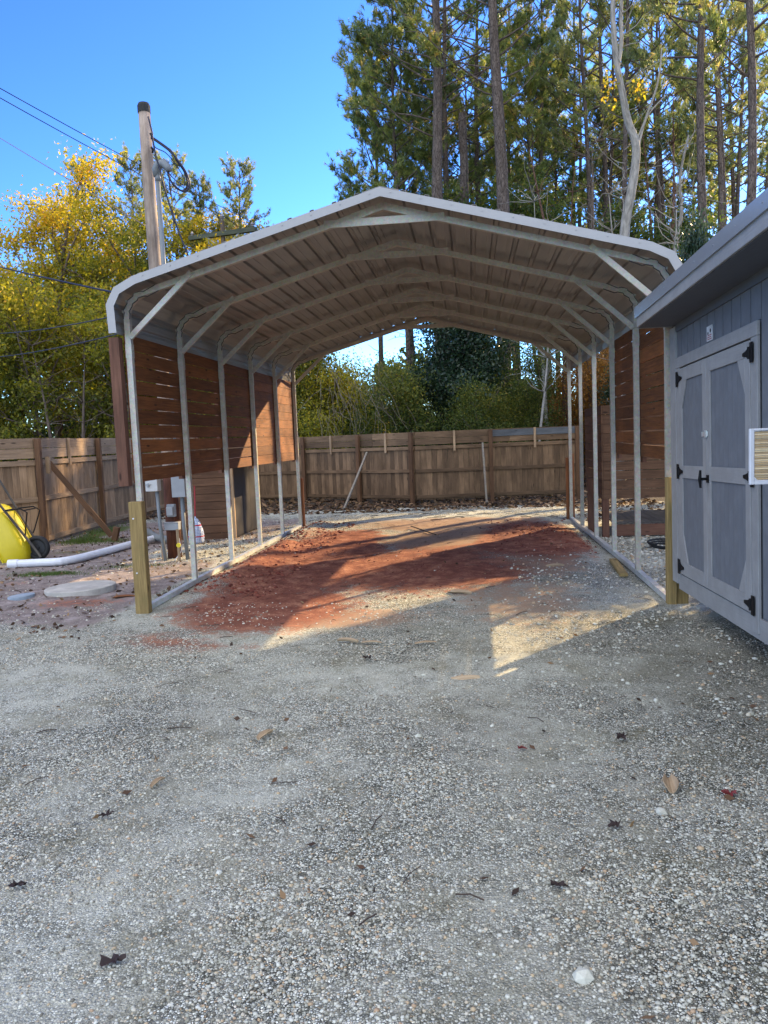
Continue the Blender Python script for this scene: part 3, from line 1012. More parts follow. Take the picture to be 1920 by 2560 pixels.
    o = side_wall(1, -1.60, 1.58, 1.36, 2.845, 10, 0.013, 'short brown slatted wall on the right side', [0.02, 1.0])
    for y in (-1.54, 0.02, 1.5):
        mb = MB(); mb.box(2.688, 2.73, y - 0.045, y + 0.045, 1.30, 2.80, 'z')
        mb.build('batten', M['dark_wood'], o)


build_carport()

# ------------------------------------------------------------------ shed
def build_shed():
    X = 2.65
    sh = thing('garden_shed', (X, -1.65, 0), 'grey wooden shed with double doors standing right beside the carport', 'shed')
    Y1 = -7.6
    mb = MB()
    mb.box(X, 5.2, Y1, -1.66, 0.30, 2.60, 'z', 0.5)
    wall = mb.build('wall', M['shed_panel'], sh)
    # siding battens proud of grooves
    mb = MB()
    y = -1.84
    while y > Y1:
        if not (-3.86 < y < -1.80) or True:
            za, zb = (2.30, 2.598) if (-3.98 < y < -1.80) else (0.36, 2.598)
            mb.box(X - 0.008, X - 0.0005, y - 0.088, y + 0.088, za, zb, 'z')
        y -= 0.195
    mb.build('siding', M['shed_panel'], sh)
    mb = MB()
    mb.box(X - 0.028, X + 0.0, -1.80, -1.63, 0.245, 2.585, 'z')
    mb.box(X - 0.028, X + 0.10, -1.629, -1.61, 0.245, 2.585, 'z')
    mb.build('corner_trim', M['shed_trim'], sh, bevel=0.003)
    mb = MB()
    mb.box(X - 0.020, X - 0.001, Y1, -1.81, 0.20, 0.345, 'y')
    mb.build('skirt_board', M['shed_trim'], sh, bevel=0.002)
    mb = MB()
    for x in (X + 0.45, X + 1.2, X + 2.3):
        mb.box(x, x + 0.10, Y1 + 0.05, -2.4, 0.04, 0.295, 'y')
    for yy in (-4.15, -6.6):
        mb.box(X + 0.04, X + 0.30, yy - .15, yy + .15, -0.05, 0.0395, 'y')
    mb.build('skid', M['dark_wood'], sh)
    # frieze under soffit
    mb = MB()
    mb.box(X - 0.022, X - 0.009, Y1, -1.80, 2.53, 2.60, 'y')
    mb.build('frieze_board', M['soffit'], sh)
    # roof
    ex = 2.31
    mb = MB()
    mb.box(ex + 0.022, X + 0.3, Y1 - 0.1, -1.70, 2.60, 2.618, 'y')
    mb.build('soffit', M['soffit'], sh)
    mb = MB()
    rx, rz = 3.92, 3.25
    prof = [(ex + .01, 2.77), (rx, rz), (5.55, 2.77), (5.55, 2.79), (rx, rz + .03), (ex - .01, 2.79)]
    mb.prism([(x, -1.69, z) for x, z in prof], (0, Y1 - 0.1 + 1.69, 0))
    for ge in (-1.70, -7.58):
        mb.prism([(ex + .03, ge, 2.62), (5.2, ge, 2.62), (5.2, ge, 2.885), (rx, ge, rz - .004), (ex + .03, ge, 2.766)], (0, 0.02, 0))
    mb.box(5.18, 5.2, -7.6, -1.7, 2.60, 2.88, 'y')
    mb.build('roof', M['shingle'], sh)
    mb = MB()
    mb.box(ex, ex + 0.02, Y1 - 0.1, -1.70, 2.605, 2.70, 'y')
    mb.box(ex + 0.0205, X + 0.3, -1.699, -1.68, 2.597, 2.70, 'x')
    mb.build('fascia', M['shed_trim'], sh, bevel=0.002)
    mb = MB()
    mb.box(ex - 0.014, ex - 0.001, Y1 - 0.12, -1.675, 2.69, 2.79, 'y')
    for yy in np.arange(-7, -1.7, 0.42):
        mb.tube([(ex - 0.018, yy, 2.74), (ex - 0.014, yy, 2.74)], 0.005, 6)
    mb.build('drip_edge', M['shed_edge'], sh)
    # door casing
    mb = MB()
    mb.box(X - 0.032, X - 0.009, -3.87, -1.812, 2.20, 2.295, 'y')
    mb.box(X - 0.030, X - 0.009, -1.935, -1.822, 0.352, 2.199, 'z')
    mb.box(X - 0.030, X - 0.009, -3.87, -3.752, 0.24, 2.199, 'z')
    mb.build('door_casing', M['shed_trim'], sh, bevel=0.003)
    # doors
    def door(ya, yb, hinge_y, inner_y, lbl):
        # ya > yb ; panel + stiles
        mb = MB()
        x1 = X - 0.010
        mb.box(x1 - 0.010, x1, yb, ya, 0.36, 2.185, 'z', 0.5)
        y = ya - 0.1
        while y > yb + .08:
            mb.box(x1 - 0.0135, x1 - 0.0101, y - 0.092, y + 0.0055, 0.37, 2.18, 'z')
            y -= 0.1
        d = mb.build('door', M['shed_panel'], sh)
        lab(d, lbl)
        mb = MB()
        xa, xb = X - 0.036, X - 0.0238
        sw = 0.098
        mb.box(xa, xb, ya - sw, ya, 0.36, 2.185, 'z')
        mb.box(xa, xb, yb, yb + sw, 0.36, 2.185, 'z')
        for z0, z1 in ((0.36, 0.475), (1.225, 1.335), (2.075, 2.185)):
            mb.box(xa - .001, xb, yb + sw, ya - sw, z0, z1, 'y')
        gx = xa - 0.0005
        s = 1 if hinge_y > inner_y else -1
        hy = (ya - sw) if s > 0 else (yb + sw)
        for zc, dz in ((2.075, -1), (0.475, 1)):
            mb.prism([(gx, hy, zc), (gx, hy - s * 0.15, zc), (gx, hy, zc + dz * 0.24)], (xb - gx, 0, 0))
        mb.build('door_frame', M['shed_trim'], d, bevel=0.002)
        for zc in (2.10, 1.28, 0.42):
            mb = MB()
            px = X - 0.045
            yj = hinge_y + s * 0.045
            mb.box(px, px + 0.006, yj - 0.026, yj + 0.026, zc - 0.066, zc + 0.066, 'z')
            mb.tube([(px, hinge_y + s * .004, zc - 0.04), (px, hinge_y + s * .004, zc + 0.04)], 0.009, 8)
            mb.prism([(px, hinge_y, zc - 0.035), (px, hinge_y, zc + 0.035), (px, hinge_y - s * 0.055, zc + 0.02), (px, hinge_y - s * 0.12, zc + 0.010), (px, hinge_y - s * 0.12, zc - 0.010), (px, hinge_y - s * 0.055, zc - 0.02)], (0.006, 0, 0))
            mb.build('hinge', M['black_iron'], d)
        return d
    dl = door(-1.937, -2.756, -1.937, -2.756, 'far door leaf next to the carport')
    dr = door(-2.764, -3.750, -3.750, -2.764, 'near door leaf with the black handle')
    mb = MB()
    px = X - 0.045
    mb.box(px, px + .008, -2.825, -2.775, 1.21, 1.27, 'z')
    mb.tube([(px, -2.80, 1.24), (px - 0.05, -2.80, 1.24)], 0.011, 8)
    mb.tube([(px - 0.05, -2.80, 1.17), (px - 0.055, -2.80, 1.24), (px - 0.05, -2.80, 1.31)], [0.009, 0.014, 0.009], 8)
    mb.build('handle', M['black_iron'], dr)
    mb = MB()
    mb.box(px, px + .006, -2.82, -2.66, 1.575, 1.612, 'y')
    mb.box(px - .006, px + .004, -2.80, -2.76, 1.565, 1.622, 'y')
    mb.build('hasp', M['rail'], dl)
    # little warning sign over the doors
    mb = MB()
    mb.box(X - 0.014, X - 0.0085, -2.86, -2.72, 2.315, 2.43, 'y')
    sg = mb.build('sign', plain('sign_white', (0.6, 0.6, 0.6), 0.5), sh)
    lab(sg, 'small white sign with red lines above the doors')
    mb = MB()
    xs = X - 0.0155
    for z0, z1, a, b in ((2.325, 2.331, -2.85, -2.74), (2.340, 2.346, -2.84, -2.73), (2.355, 2.361, -2.85, -2.75)):
        mb.box(xs, xs + .001, a, b, z0, z1, 'y')
    mb.build('red_lines', M['red_stick'], sg)
    for yy, zz, rr in ((-2.82, 2.39, .016), (-2.76, 2.375, .013)):
        mb = MB()
        mb.tube([(xs, yy, zz), (xs - .0005, yy, zz)], rr, 12)
        mb.build('emblem', M['black_iron'], sg)
    sh.rotation_euler = (-0.026, 0, 0)

    # white framed slatted panel standing out from the wall
    y0 = -4.66
    ac = thing('slatted_panel', (X, y0 + .02, 1.35), 'white framed panel with tan horizontal slats jutting from the shed wall', 'panel')
    mb = MB()
    x0, x1, za, zb = 2.296, 2.655, 1.352, 1.662
    f = 0.024
    d_ = .026
    mb.box(x0, x0 + f, y0, y0 + d_, za, zb, 'z', 0.5)
    mb.box(x0 + f, x1, y0, y0 + d_, zb - f * 0.55, zb, 'x', 0.5)
    mb.box(x0 + f, x1, y0, y0 + d_, za, za + f, 'x', 0.5)
    mb.prism([(x0 + f, y0 + .001, za + f), (x0 + f + .02, y0 + .001, za + f), (x0 + f, y0 + .001, za + f + .02)], (0, .02, 0))
    mb.box(x0 + .105, x0 + .145, y0 - .004, y0 + .01, zb - .045, zb - .0135, 'z', .5)
    mb.build('frame', M['pvc'], ac, bevel=0.003)
    mb = MB()
    z = za + f + .004
    while z < zb - f * 0.55 - .006:
        mb.box(x0 + f + .001, x1 - .001, y0 + .006, y0 + .018, z, z + 0.0075, 'x')
        z += 0.0095
    mb.build('slats', M['fins'], ac)


build_shed()

# ------------------------------------------------------------------ fences
def fence(name, pts, H, label, wm, rm, z0=0.06, posts=(), battens=(), braces=False, top_gap=True, side=1.0, greys=(), post_h=0.0, seg_up=0.0):
    """pts: polyline of the board face; rails and posts stand on the inner side"""
    pts = [np.array((p[0], p[1], 0.0)) for p in pts]
    root = thing(name, tuple(pts[len(pts) // 2]), label, 'fence')
    for si, (a, b) in enumerate(zip(pts[:-1], pts[1:])):
        d = nrm(b - a); L = np.linalg.norm(b - a)
        nin = np.array((d[1], -d[0], 0)) * side
        up_ = np.array((0, 0, 1.0))
        mb = MB()
        k = 0.0
        zt = 1.62 * H / 1.94 - 0.06
        while k < L - 0.02:
            w = 0.138 * (0.96 + 0.08 * rng.random())
            w = min(w, L - k)
            c = a + d * (k + w / 2) + up_ * ((z0 + zt) / 2 + rng.normal(0, .004)) - nin * 0.008
            mb.obox(c, (up_, d, nin), (zt - z0, w - 0.005 * rng.random() - 0.002, 0.016), rnd=rng.random())
            k += w
        mb.build('picket_panel', wm, root)
        mb = MB()
        # rails
        for z in (0.12, 0.86 * H / 1.94, zt - 0.05):
            c = a + d * L / 2 + up_ * z + nin * 0.020
            mb.obox(c, (d, nin, up_), (L, 0.038, 0.085), rnd=rng.random())
        mb.build('rail', rm, root)
        # two wide boards on top
        mb = MB()
        hb = (H - zt - 0.02) / 2
        k = 0.0
        while k < L - 0.05:
            w = min(2.45, L - k)
            for q in range(2):
                c = a + d * (k + w / 2) + up_ * (zt + 0.03 + hb * (q + .5)) + nin * 0.006
                mb.obox(c, (d + up_ * rng.normal(0, .002), nin, up_), (w - .006, 0.018, hb - 0.006), rnd=rng.random())
            k += w
        o = mb.build('top_board', rm, root)
    allp = posts
    for (x, y, ang, w) in posts:
        mb = MB()
        c, s = math.cos(ang), math.sin(ang)
        hh = H + post_h
        mb.obox((x, y, hh / 2 - 0.1), ((0, 0, 1), (c, s, 0), (-s, c, 0)), (hh + 0.2, w, 0.09), rnd=rng.random())
        mb.build('post', M['fence_post'], root, bevel=0.004)
    for (x, y, ang) in battens:
        mb = MB()
        c, s = math.cos(ang), math.sin(ang)
        mb.obox((x, y, H - 0.25), ((0, 0, 1), (c, s, 0), (-s, c, 0)), (0.52, 0.055, 0.04), rnd=rng.random())
        mb.build('batten', M['fence_rail'], root)
    return root


def along(a, b, t, off, side=1):
    a, b = np.array(a, float), np.array(b, float)
    d = nrm(b - a)
    n = np.array((d[1], -d[0])) * side
    p = a + (b - a) * t + n * off
    return (p[0], p[1], math.atan2(d[1], d[0]))


LF = [(-9.6, 0.2), (-6.93, 4.05), (-7.22, 6.95), (-7.45, 9.6), (-7.45, 13.9)]
pl = []
for a, b, t in ((0, 1, .12), (0, 1, .52), (1, 2, 0.0), (1, 2, 1.0), (3, 4, 0.0), (3, 4, .5), (3, 4, .97)):
    x, y, g_ = along(LF[a], LF[b], t, 0.085)
    pl.append((x, y, g_, 0.10))
bl = []
for a, b, t in ((0, 1, .32), (0, 1, .74), (1, 2, 0.5), (2, 3, 0.5), (3, 4, .25), (3, 4, .75)):
    bl.append(along(LF[a], LF[b], t, 0.045))
fence('board_fence', LF, 1.93, 'sunlit board fence along the left of the yard behind the wheelbarrow', M['fence_wood'], M['fence_rail'], posts=pl, battens=bl)
BF = [(-7.45, 14.0), (-3.98, 13.3), (-0.68, 11.35), (3.55, 11.75)]
pl, bl = [], []
for a, b, t in ((0, 1, .5), (0, 1, .985), (1, 2, .52), (1, 2, 0.98), (2, 3, .46), (2, 3, .985)):
    x, y, g_ = along(BF[a], BF[b], t, 0.085); pl.append((x, y, g_, 0.10))
for a, b, t in ((0, 1, .25), (0, 1, .75), (1, 2, .26), (1, 2, .76), (2, 3, .24), (2, 3, .73)):
    bl.append(along(BF[a], BF[b], t, 0.045))
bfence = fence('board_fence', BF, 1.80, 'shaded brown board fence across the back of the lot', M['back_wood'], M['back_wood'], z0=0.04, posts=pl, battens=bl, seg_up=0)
mb = MB()
a, b = np.array(BF[2]), np.array(BF[3])
for t0, t1 in ((.47, .73), (.735, 1.0)):
    p, q = a + (b - a) * t0, a + (b - a) * t1
    mb.bar((p[0], p[1] - .030, 1.70), (q[0], q[1] - .030, 1.705), 0.018, 0.165)
lab(mb.build('top_board', M['grey_board'], bfence), 'weathered blue grey top boards')

# leaning galvanised tubes on the back fence
for nm, a, b, lb in (('metal_pole', (-2.42, 10.2, -0.02), (-2.02, 11.95, 1.32), 'slanting metal tube leaning on the back fence'),
                     ('metal_pole', (1.12, 10.95, -0.03), (1.06, 11.30, 1.47), 'upright metal tube propped on the back fence below the grey boards')):
    mb = MB()
    mb.bar(a, b, 0.045, 0.045, rnd=.5)
    mb.box(a[0] - .05, a[0] + .05, a[1] - .05, a[1] + .05, a[2] - 0.01, a[2] + .012)
    tag(mb.build(nm, M['oldtube'], org=a), lb, 'metal pole', 'metal tubes leaning on the back fence')

# diagonal wooden prop of the left fence
t_ = thing('fence_brace', (-5.85, 4.6, 0), 'brown timber prop slanting from the left fence down to a stake', 'brace')
mb = MB(); mb.bar((-6.80, 4.30, 1.50), (-5.86, 4.60, 0.10), 0.04, 0.095, rnd=.3)
mb.build('prop', M['fence_post'], t_, bevel=.003)
mb = MB(); mb.obox((-5.80, 4.62, 0.08), (nrm((.25, .05, 1)), (1, 0, -.25), (0, 1, 0)), (0.36, 0.10, 0.09), rnd=.5)
mb.build('stake', M['fence_post'], t_, bevel=.003)
mb = MB(); mb.obox((-6.80, 4.28, 1.45), ((0, 0, 1), (1, 0, 0), (0, 1, 0)), (0.30, 0.08, 0.05), rnd=.9)
mb.build('cleat', M['fence_rail'], t_)

# ------------------------------------------------------------------ left timber enclosure behind the poles
def build_left_box():
    r = thing('timber_enclosure', (-3.9, 5.0, 0), 'low brown plank enclosure with a dark side door left of the carport', 'enclosure')
    mb = MB()
    z = -0.02
    while z < 1.40:
        mb.box(-4.75, -3.50, 4.45, 4.475, z, z + 0.133, 'x', rng.random())
        z += 0.141
    mb.build('front_wall', M['stall_wood'], r)
    mb = MB(); mb.box(-3.497, -3.452, 4.43, 4.48, -0.03, 1.41, 'z', .95)
    mb.build('corner_post', M['fence_rail'], r)
    mb = MB(); z = 0
    while z < 1.4:
        mb.box(-4.75, -4.725, 4.48, 6.0, z, z + .136, 'y'); mb.box(-4.724, -3.47, 6.0, 6.025, z, z + .136, 'x')
        z += .141
    mb.build('rear_wall', M['stall_wood'], r)
    mb = MB()
    for k in range(3):
        mb.box(-3.475, -3.455, 4.485 + k * .5, 4.98 + k * .5, 0.03, 1.39, 'z')
    mb.build('side_door', plain('dark_door', (0.022, 0.018, 0.020), 0.5), r)
    mb = MB(); mb.box(-4.78, -3.42, 4.40, 6.06, 1.412, 1.44, 'x')
    mb.build('lid', M['stall_wood'], r)


build_left_box()

# ------------------------------------------------------------------ raised stall with deck, right behind the carport
def build_stall():
    r = thing('raised_stall', (3.5, 4.0, 0), 'raised dark plank stall on posts above a low deck right of the carport', 'stall')
    mb = MB(); z = 0.61
    k = 0
    while z < 1.98:
        h = 0.141
        mb.box(2.80, 4.75, 3.345, 3.370, z, z + h - .004, 'x', rng.random()); z += h + 0.004
    mb.build('front_wall', M['stall_wood'], r)
    mb = MB(); z = 0.61
    while z < 1.98:
        mb.box(2.772, 2.797, 3.345, 5.10, z, z + .137, 'y', rng.random()); z += .145
    o = mb.build('side_wall', M['stall_wood'], r)
    for x, y in ((2.83, 3.42), (2.83, 4.95), (4.65, 3.42), (4.65, 4.95), (2.70, 4.0)):
        mb = MB()
        mb.box(x - .05, x + .05, y - .05, y + .05, -0.05, 1.9 if x > 2.75 else .9, 'z')
        mb.build('post', M['dark_wood'], r)
    mb = MB(); x = 2.98
    while x < 4.7:
        mb.box(x, x + .135, 3.38, 5.2, 0.20, 0.228, 'y', rng.random()); x += .141
    mb.build('deck', M['deck_wood'], r)
    mb = MB(); mb.box(2.98, 4.7, 3.352, 3.378, 0.02, 0.198, 'x')
    mb.build('deck_skirt', M['dark_wood'], r)


build_stall()

# ------------------------------------------------------------------ utility pole with service gear
def build_service():
    up_ = thing('utility_pole', (-3.78, 2.33, 0), 'tall weathered wooden service pole with black cap beside the carport', 'utility pole')
    mb = MB()
    zs = [-0.1, 0.5, 1.2, 2.2, 3.3, 4.4, 5.5, 6.58]
    mb.tube([(-3.78 - 0.004 * z + 0.004 * math.sin(z * 2), 2.33, z) for z in zs], [0.104 - 0.003 * z for z in zs], 20, rnd=.5)
    mb.build('shaft', M['pole_wood'], up_, smooth=True)
    mb = MB()
    mb.tube([(-3.78, 2.33, -0.08), (-3.782, 2.33, 1.33)], [0.1075, 0.1035], 20, rnd=.5)
    mb.build('stained_base', M['pole_base'], up_, smooth=True)
    mb = MB()
    mb.tube([(-3.807, 2.33, 6.53), (-3.807, 2.33, 6.63), (-3.807, 2.33, 6.665), (-3.807, 2.33, 6.67)], [0.092, 0.092, 0.075, 0.01], 16)
    mb.build('cap', M['black_rubber'], up_)
    mb = MB()
    for z in (6.15, 5.96):
        mb.tube([(-3.69, 2.22, z + .04), (-3.655, 2.18, z), (-3.66, 2.18, z - .05)], 0.016, 8)
    mb.build('cable_clamp', M['black_iron'], up_)

    c = thing('conduit', (-3.60, 2.20, 0), 'grey riser conduit with hooded weatherhead running up the service pole', 'conduit')
    mb = MB()
    mb.tube([(-3.60, 2.20, 1.25), (-3.605, 2.20, 3.4), (-3.62, 2.20, 5.60)], 0.034, 12)
    mb.tube([(-3.612, 2.20, 5.52), (-3.612, 2.20, 5.60)], 0.045, 12)
    mb.build('pipe', M['grey_pvc'], c, smooth=True)
    mb = MB()
    mb.tube([(-3.63, 2.20, 5.58), (-3.63, 2.19, 5.68), (-3.585, 2.18, 5.745), (-3.50, 2.16, 5.745), (-3.435, 2.15, 5.68), (-3.42, 2.14, 5.63)], [0.045, 0.06, 0.066, 0.066, 0.055, 0.045], 12)
    mb.build('weatherhead', M['grey_pvc'], c, smooth=True)
    # drip loops and drop cable
    def bez(P, n=8):
        P = [np.array(p, float) for p in P]
        o = []
        for i in range(len(P) - 1):
            p0 = P[max(i - 1, 0)]; p1 = P[i]; p2 = P[i + 1]; p3 = P[min(i + 2, len(P) - 1)]
            for k in range(n):
                t = k / n
                o.append(0.5 * ((2 * p1) + (-p0 + p2) * t + (2 * p0 - 5 * p1 + 4 * p2 - p3) * t * t + (-p0 + 3 * p1 - 3 * p2 + p3) * t ** 3))
        o.append(P[-1])
        return o
    globals()['bez'] = bez
    lp = [(-3.64, 2.17, 6.10), (-3.39, 2.15, 5.90), (-3.27, 2.15, 5.75), (-3.17, 2.15, 5.59), (-3.13, 2.15, 5.42), (-3.20, 2.15, 5.33), (-3.31, 2.15, 5.38), (-3.42, 2.15, 5.52), (-3.45, 2.15, 5.66)]
    for k, (dx, dz, dy) in enumerate(((0, 0, 0), (-0.035, 0.02, 0.02))):
        mb = MB()
        q = [(p[0] + dx * (1 if 1 < i < 7 else 0), p[1] + dy, p[2] + dz * (1 if i < 7 else 0)) for i, p in enumerate(lp)]
        mb.tube(bez(q), 0.0135, 6)
        tag(mb.build('cable_loop', M['cable'], org=(-3.3, 2.15, 5.6)), ('outer' if k == 0 else 'inner') + ' black cable loop drooping from the weatherhead', 'cable', 'drip loops at the weatherhead')
    mb = MB()
    mb.tube(bez([(-3.655, 2.17, 6.10), (-3.60, 2.15, 5.97), (-3.45, 2.15, 5.88), (-3.31, 2.15, 5.70), (-3.21, 2.15, 5.52), (-3.22, 2.15, 5.42), (-3.36, 2.15, 5.52), (-3.45, 2.15, 5.64)]), 0.007, 6)
    tag(mb.build('cable_loop', M['cable'], org=(-3.3, 2.15, 5.6)), 'thinnest cable loop starting highest on the service pole', 'cable', 'drip loops at the weatherhead')
    mb = MB()
    mb.tube(bez([(-3.70, 2.20, 6.42), (-3.64, 2.15, 6.20), (-3.622, 2.12, 6.08), (-3.59, 2.11, 5.84), (-3.538, 2.11, 5.64), (-3.520, 2.12, 5.5), (-3.466, 2.15, 5.23), (-3.369, 2.15, 4.887), (-3.295, 2.15, 4.657), (-3.18, 2.15, 4.30), (-3.12, 2.15, 3.9), (-3.3, 2.2, 3.3), (-3.55, 2.2, 2.6), (-3.56, 2.2, 1.26)]), 0.012, 6)
    tag(mb.build('drop_cable', M['cable'], org=(-3.5, 2.15, 5)), 'black cable hanging from the pole top past the weatherhead behind the roof', 'cable')

    # boxes round the pole foot
    b1 = thing('electric_box', (-3.92, 2.05, 0), 'pale square metal box on a thin conduit left of the pole foot', 'electric box')
    mb = MB(); mb.box(-4.02, -3.835, 1.96, 2.10, 1.045, 1.245, 'x', .5); mb.build('body', M['light_box'], b1, bevel=.006)
    mb = MB(); mb.box(-3.99, -3.96, 1.94, 1.959, 1.11, 1.165); mb.tube([(-4.01, 1.945, 1.145), (-3.93, 1.945, 1.15)], 0.006, 6); mb.build('latch', M['grey_box'], b1)
    mb = MB(); mb.tube([(-3.875, 2.03, 1.05), (-3.86, 2.03, 0.5), (-3.80, 2.02, -0.05)], 0.027, 10); mb.build('conduit', M['grey_pvc'], b1, smooth=True)
    b2 = thing('electric_box', (-3.56, 2.1, 0), 'larger grey breaker box on the right side of the service pole', 'electric box')
    mb = MB(); mb.box(-3.655, -3.45, 2.04, 2.20, 0.94, 1.26, 'z', .5); mb.box(-3.665, -3.44, 2.03, 2.21, 1.255, 1.268, 'z', .5); mb.build('body', M['grey_box'], b2, bevel=.005)
    mb = MB(); mb.tube([(-3.53, 2.12, 0.94), (-3.53, 2.12, 0.5), (-3.50, 2.12, -.03)], 0.03, 10); mb.build('conduit', M['grey_pvc'], b2, smooth=True)
    b3 = thing('outlet_box', (-3.74, 2.1, 0.65), 'small grey weatherproof outlet box on the stained pole base', 'outlet box')
    mb = MB(); mb.box(-3.80, -3.675, 2.16, 2.235, 0.64, 0.83, 'z', .5); mb.build('body', M['grey_box'], b3, bevel=.008)
    mb = MB(); mb.box(-3.79, -3.685, 2.11, 2.159, 0.66, 0.80, 'z', .5); mb.build('cover', M['grey_box'], b3, bevel=.01)
    b4 = thing('junction_box', (-3.73, 2.1, 0.44), 'low wide grey junction box under the outlet box on the pole', 'junction box')
    mb = MB(); mb.box(-3.835, -3.62, 2.12, 2.23, 0.445, 0.56, 'x', .5); mb.box(-3.84, -3.615, 2.11, 2.24, 0.548, 0.562, 'x', .5); mb.build('body', M['grey_box'], b4, bevel=.004)
    mb = MB(); mb.tube(bez([(-3.64, 2.10, 0.46), (-3.60, 2.08, 0.30), (-3.57, 2.06, 0.15), (-3.62, 2.02, 0.06), (-3.66, 2.0, 0.01)]), 0.006, 6)
    tag(mb.build('white_wire', M['pvc'], org=(-3.6, 2.05, 0)), 'thin white wire curling down from the junction box to the dirt', 'wire')
    mb = MB(); mb.bar((-3.585, 2.0, -0.03), (-3.60, 2.02, 0.47), 0.035, 0.02)
    tag(mb.build('wooden_stake', M['chip'], org=(-3.59, 2, 0)), 'thin yellow wooden stake beside the pole foot', 'stake')
    mb = MB(); mb.tube([(-3.575, 1.98, 0.235), (-3.575, 1.965, 0.235)], 0.033, 12)
    tag(mb.build('yellow_tag', M['yellow'], org=(-3.575, 1.97, .23)), 'small round yellow tag on the wooden stake', 'tag')
    mb = MB(); mb.bar((-3.88, 2.12, -0.03), (-3.885, 2.14, 0.34), 0.05, 0.02)
    tag(mb.build('leaning_board', M['fence_rail'], org=(-3.88, 2.12, 0)), 'grey wooden slat upright at the left of the stained pole base', 'slat')
    # checked mop
    mp = thing('string_mop', (-3.98, 3.86, 0), 'blue and white checked mop head with red bands by the plank enclosure', 'mop')
    mb = MB()
    n = 20
    P, r = [], []
    for k in range(n):
        t = k / (n - 1)
        P.append((-3.98, 3.86, 0.02 + t * 0.46)); r.append(0.125 * max(0.0, math.sin(min(1, (0.30 + t * 0.72)) * math.pi)) ** 0.7 * (1.0 if t < .9 else .5) + 0.008)
    mb.tube(P, r, 18, rough=.03)
    mb.build('mop_head', M['check'], mp, smooth=True, org=None)
    mb = MB(); mb.tube([(-3.98, 3.86, 0.40), (-4.0, 3.98, 1.0)], 0.012, 8); mb.build('handle', M['red_stick'], mp)


build_service()

# ------------------------------------------------------------------ distribution pole and wires
def build_far_pole():
    p = thing('power_pole', (-8.72, 22, 0), 'distant dark power pole with a mossy double crossarm beyond the carport roof', 'power pole')
    mb = MB(); mb.tube([(-8.72, 22, 0), (-8.70, 22, 10.45)], [0.15, 0.085], 12); mb.build('shaft', M['bark_brown'], p)
    mb = MB()
    for dy in (-0.13, 0.13):
        mb.bar((-10.05, 22 + dy, 9.86 + dy * .2), (-7.35, 22.0 + dy, 10.04 + dy * .2), 0.12, 0.17)
    mb.build('crossarm', M['oldarm'], p)
    mb = MB()
    for x in (-9.4, -8.0):
        mb.bar((-8.71, 21.85, 9.35), (x, 21.85, 9.90), 0.02, 0.04)
    mb.bar((-9.45, 22, 9.1), (-8.3, 22, 9.35), 0.03, 0.03)
    mb.build('brace', M['grey_box'], p)
    for (x, z, s_) in ((-8.72, 10.50, 1.0), (-7.50, 10.13, 1.0), (-9.95, 9.93, .8)):
        mb = MB(); mb.tube([(x, 22, z - .04), (x, 22, z), (x, 22, z + .03), (x, 22, z + .06), (x, 22, z + .10), (x, 22, z + .14), (x, 22, z + .19)], [v * s_ for v in (.03, .03, .085, .05, .11, .05, .03)], 12)
        mb.build('insulator', M['ceramic'], p)
    mb = MB(); mb.tube([(-9.25, 22, 9.45), (-9.25, 22, 9.72)], [.09, .06], 10); mb.build('cutout', M['ceramic'], p)


build_far_pole()


def wire(a, b, sag, r, mat, lb, n=16, grp='overhead wires on the left'):
    a, b = np.array(a, float), np.array(b, float)
    P = [a + (b - a) * t + np.array((0, 0, -4 * sag * t * (1 - t))) for t in np.linspace(0, 1, n)]
    mb = MB(); mb.tube(P, r, 5)
    tag(mb.build('overhead_wire', mat, org=tuple(a)), lb, 'wire', grp)


def ext(a, b, k):
    a, b = np.array(a), np.array(b)
    return tuple(a + (a - b) * k)


wire(ext((-9.297, 8.0, 9.768), (-7.50, 22, 10.33), .25), (-7.50, 22, 10.33), 0.12, 0.011, M['wire'], 'upper of the two wires crossing the sky to the far crossarm')
wire(ext((-9.315, 8.0, 9.567), (-8.74, 22, 10.70), .25), (-8.74, 22, 10.70), 0.12, 0.011, M['wire'], 'lower of the two wires running to the top of the far pole')
wire((-8.72, 22, 10.70), (-6.2, 34, 9.6), 0.1, 0.010, M['wire'], 'short wire going down behind the roof from the far pole top')
wire((-7.50, 22, 10.33), (-5.5, 34, 9.8), 0.1, 0.010, M['wire'], 'short wire going down behind the roof from the crossarm end')
wire(ext((-9.399, 8.0, 8.648), (-3.88, 2.4, 4.93), .25), (-3.88, 2.4, 4.93), 0.0, 0.008, M['lit_wire'], 'thin reddish wire descending from the left edge to the service pole')
wire(ext((-10.255, 9.0, 6.137), (-3.85, 2.3, 3.86), .3), (-3.85, 2.3, 3.86), 0.03, 0.017, M['cable'], 'thickest black cable sloping down to the left corner of the roof')
wire(ext((-11.0, 10.0, 4.805), (-3.88, 2.3, 3.76), .3), (-3.88, 2.3, 3.76), 0.12, 0.011, M['wire'], 'thin sagging wire rising to the roof corner')
wire(ext((-11.058, 10.0, 4.208), (-3.90, 2.3, 3.50), .3), (-3.90, 2.3, 3.50), 0.10, 0.011, M['wire'], 'lowest thin wire rising to the roof edge')

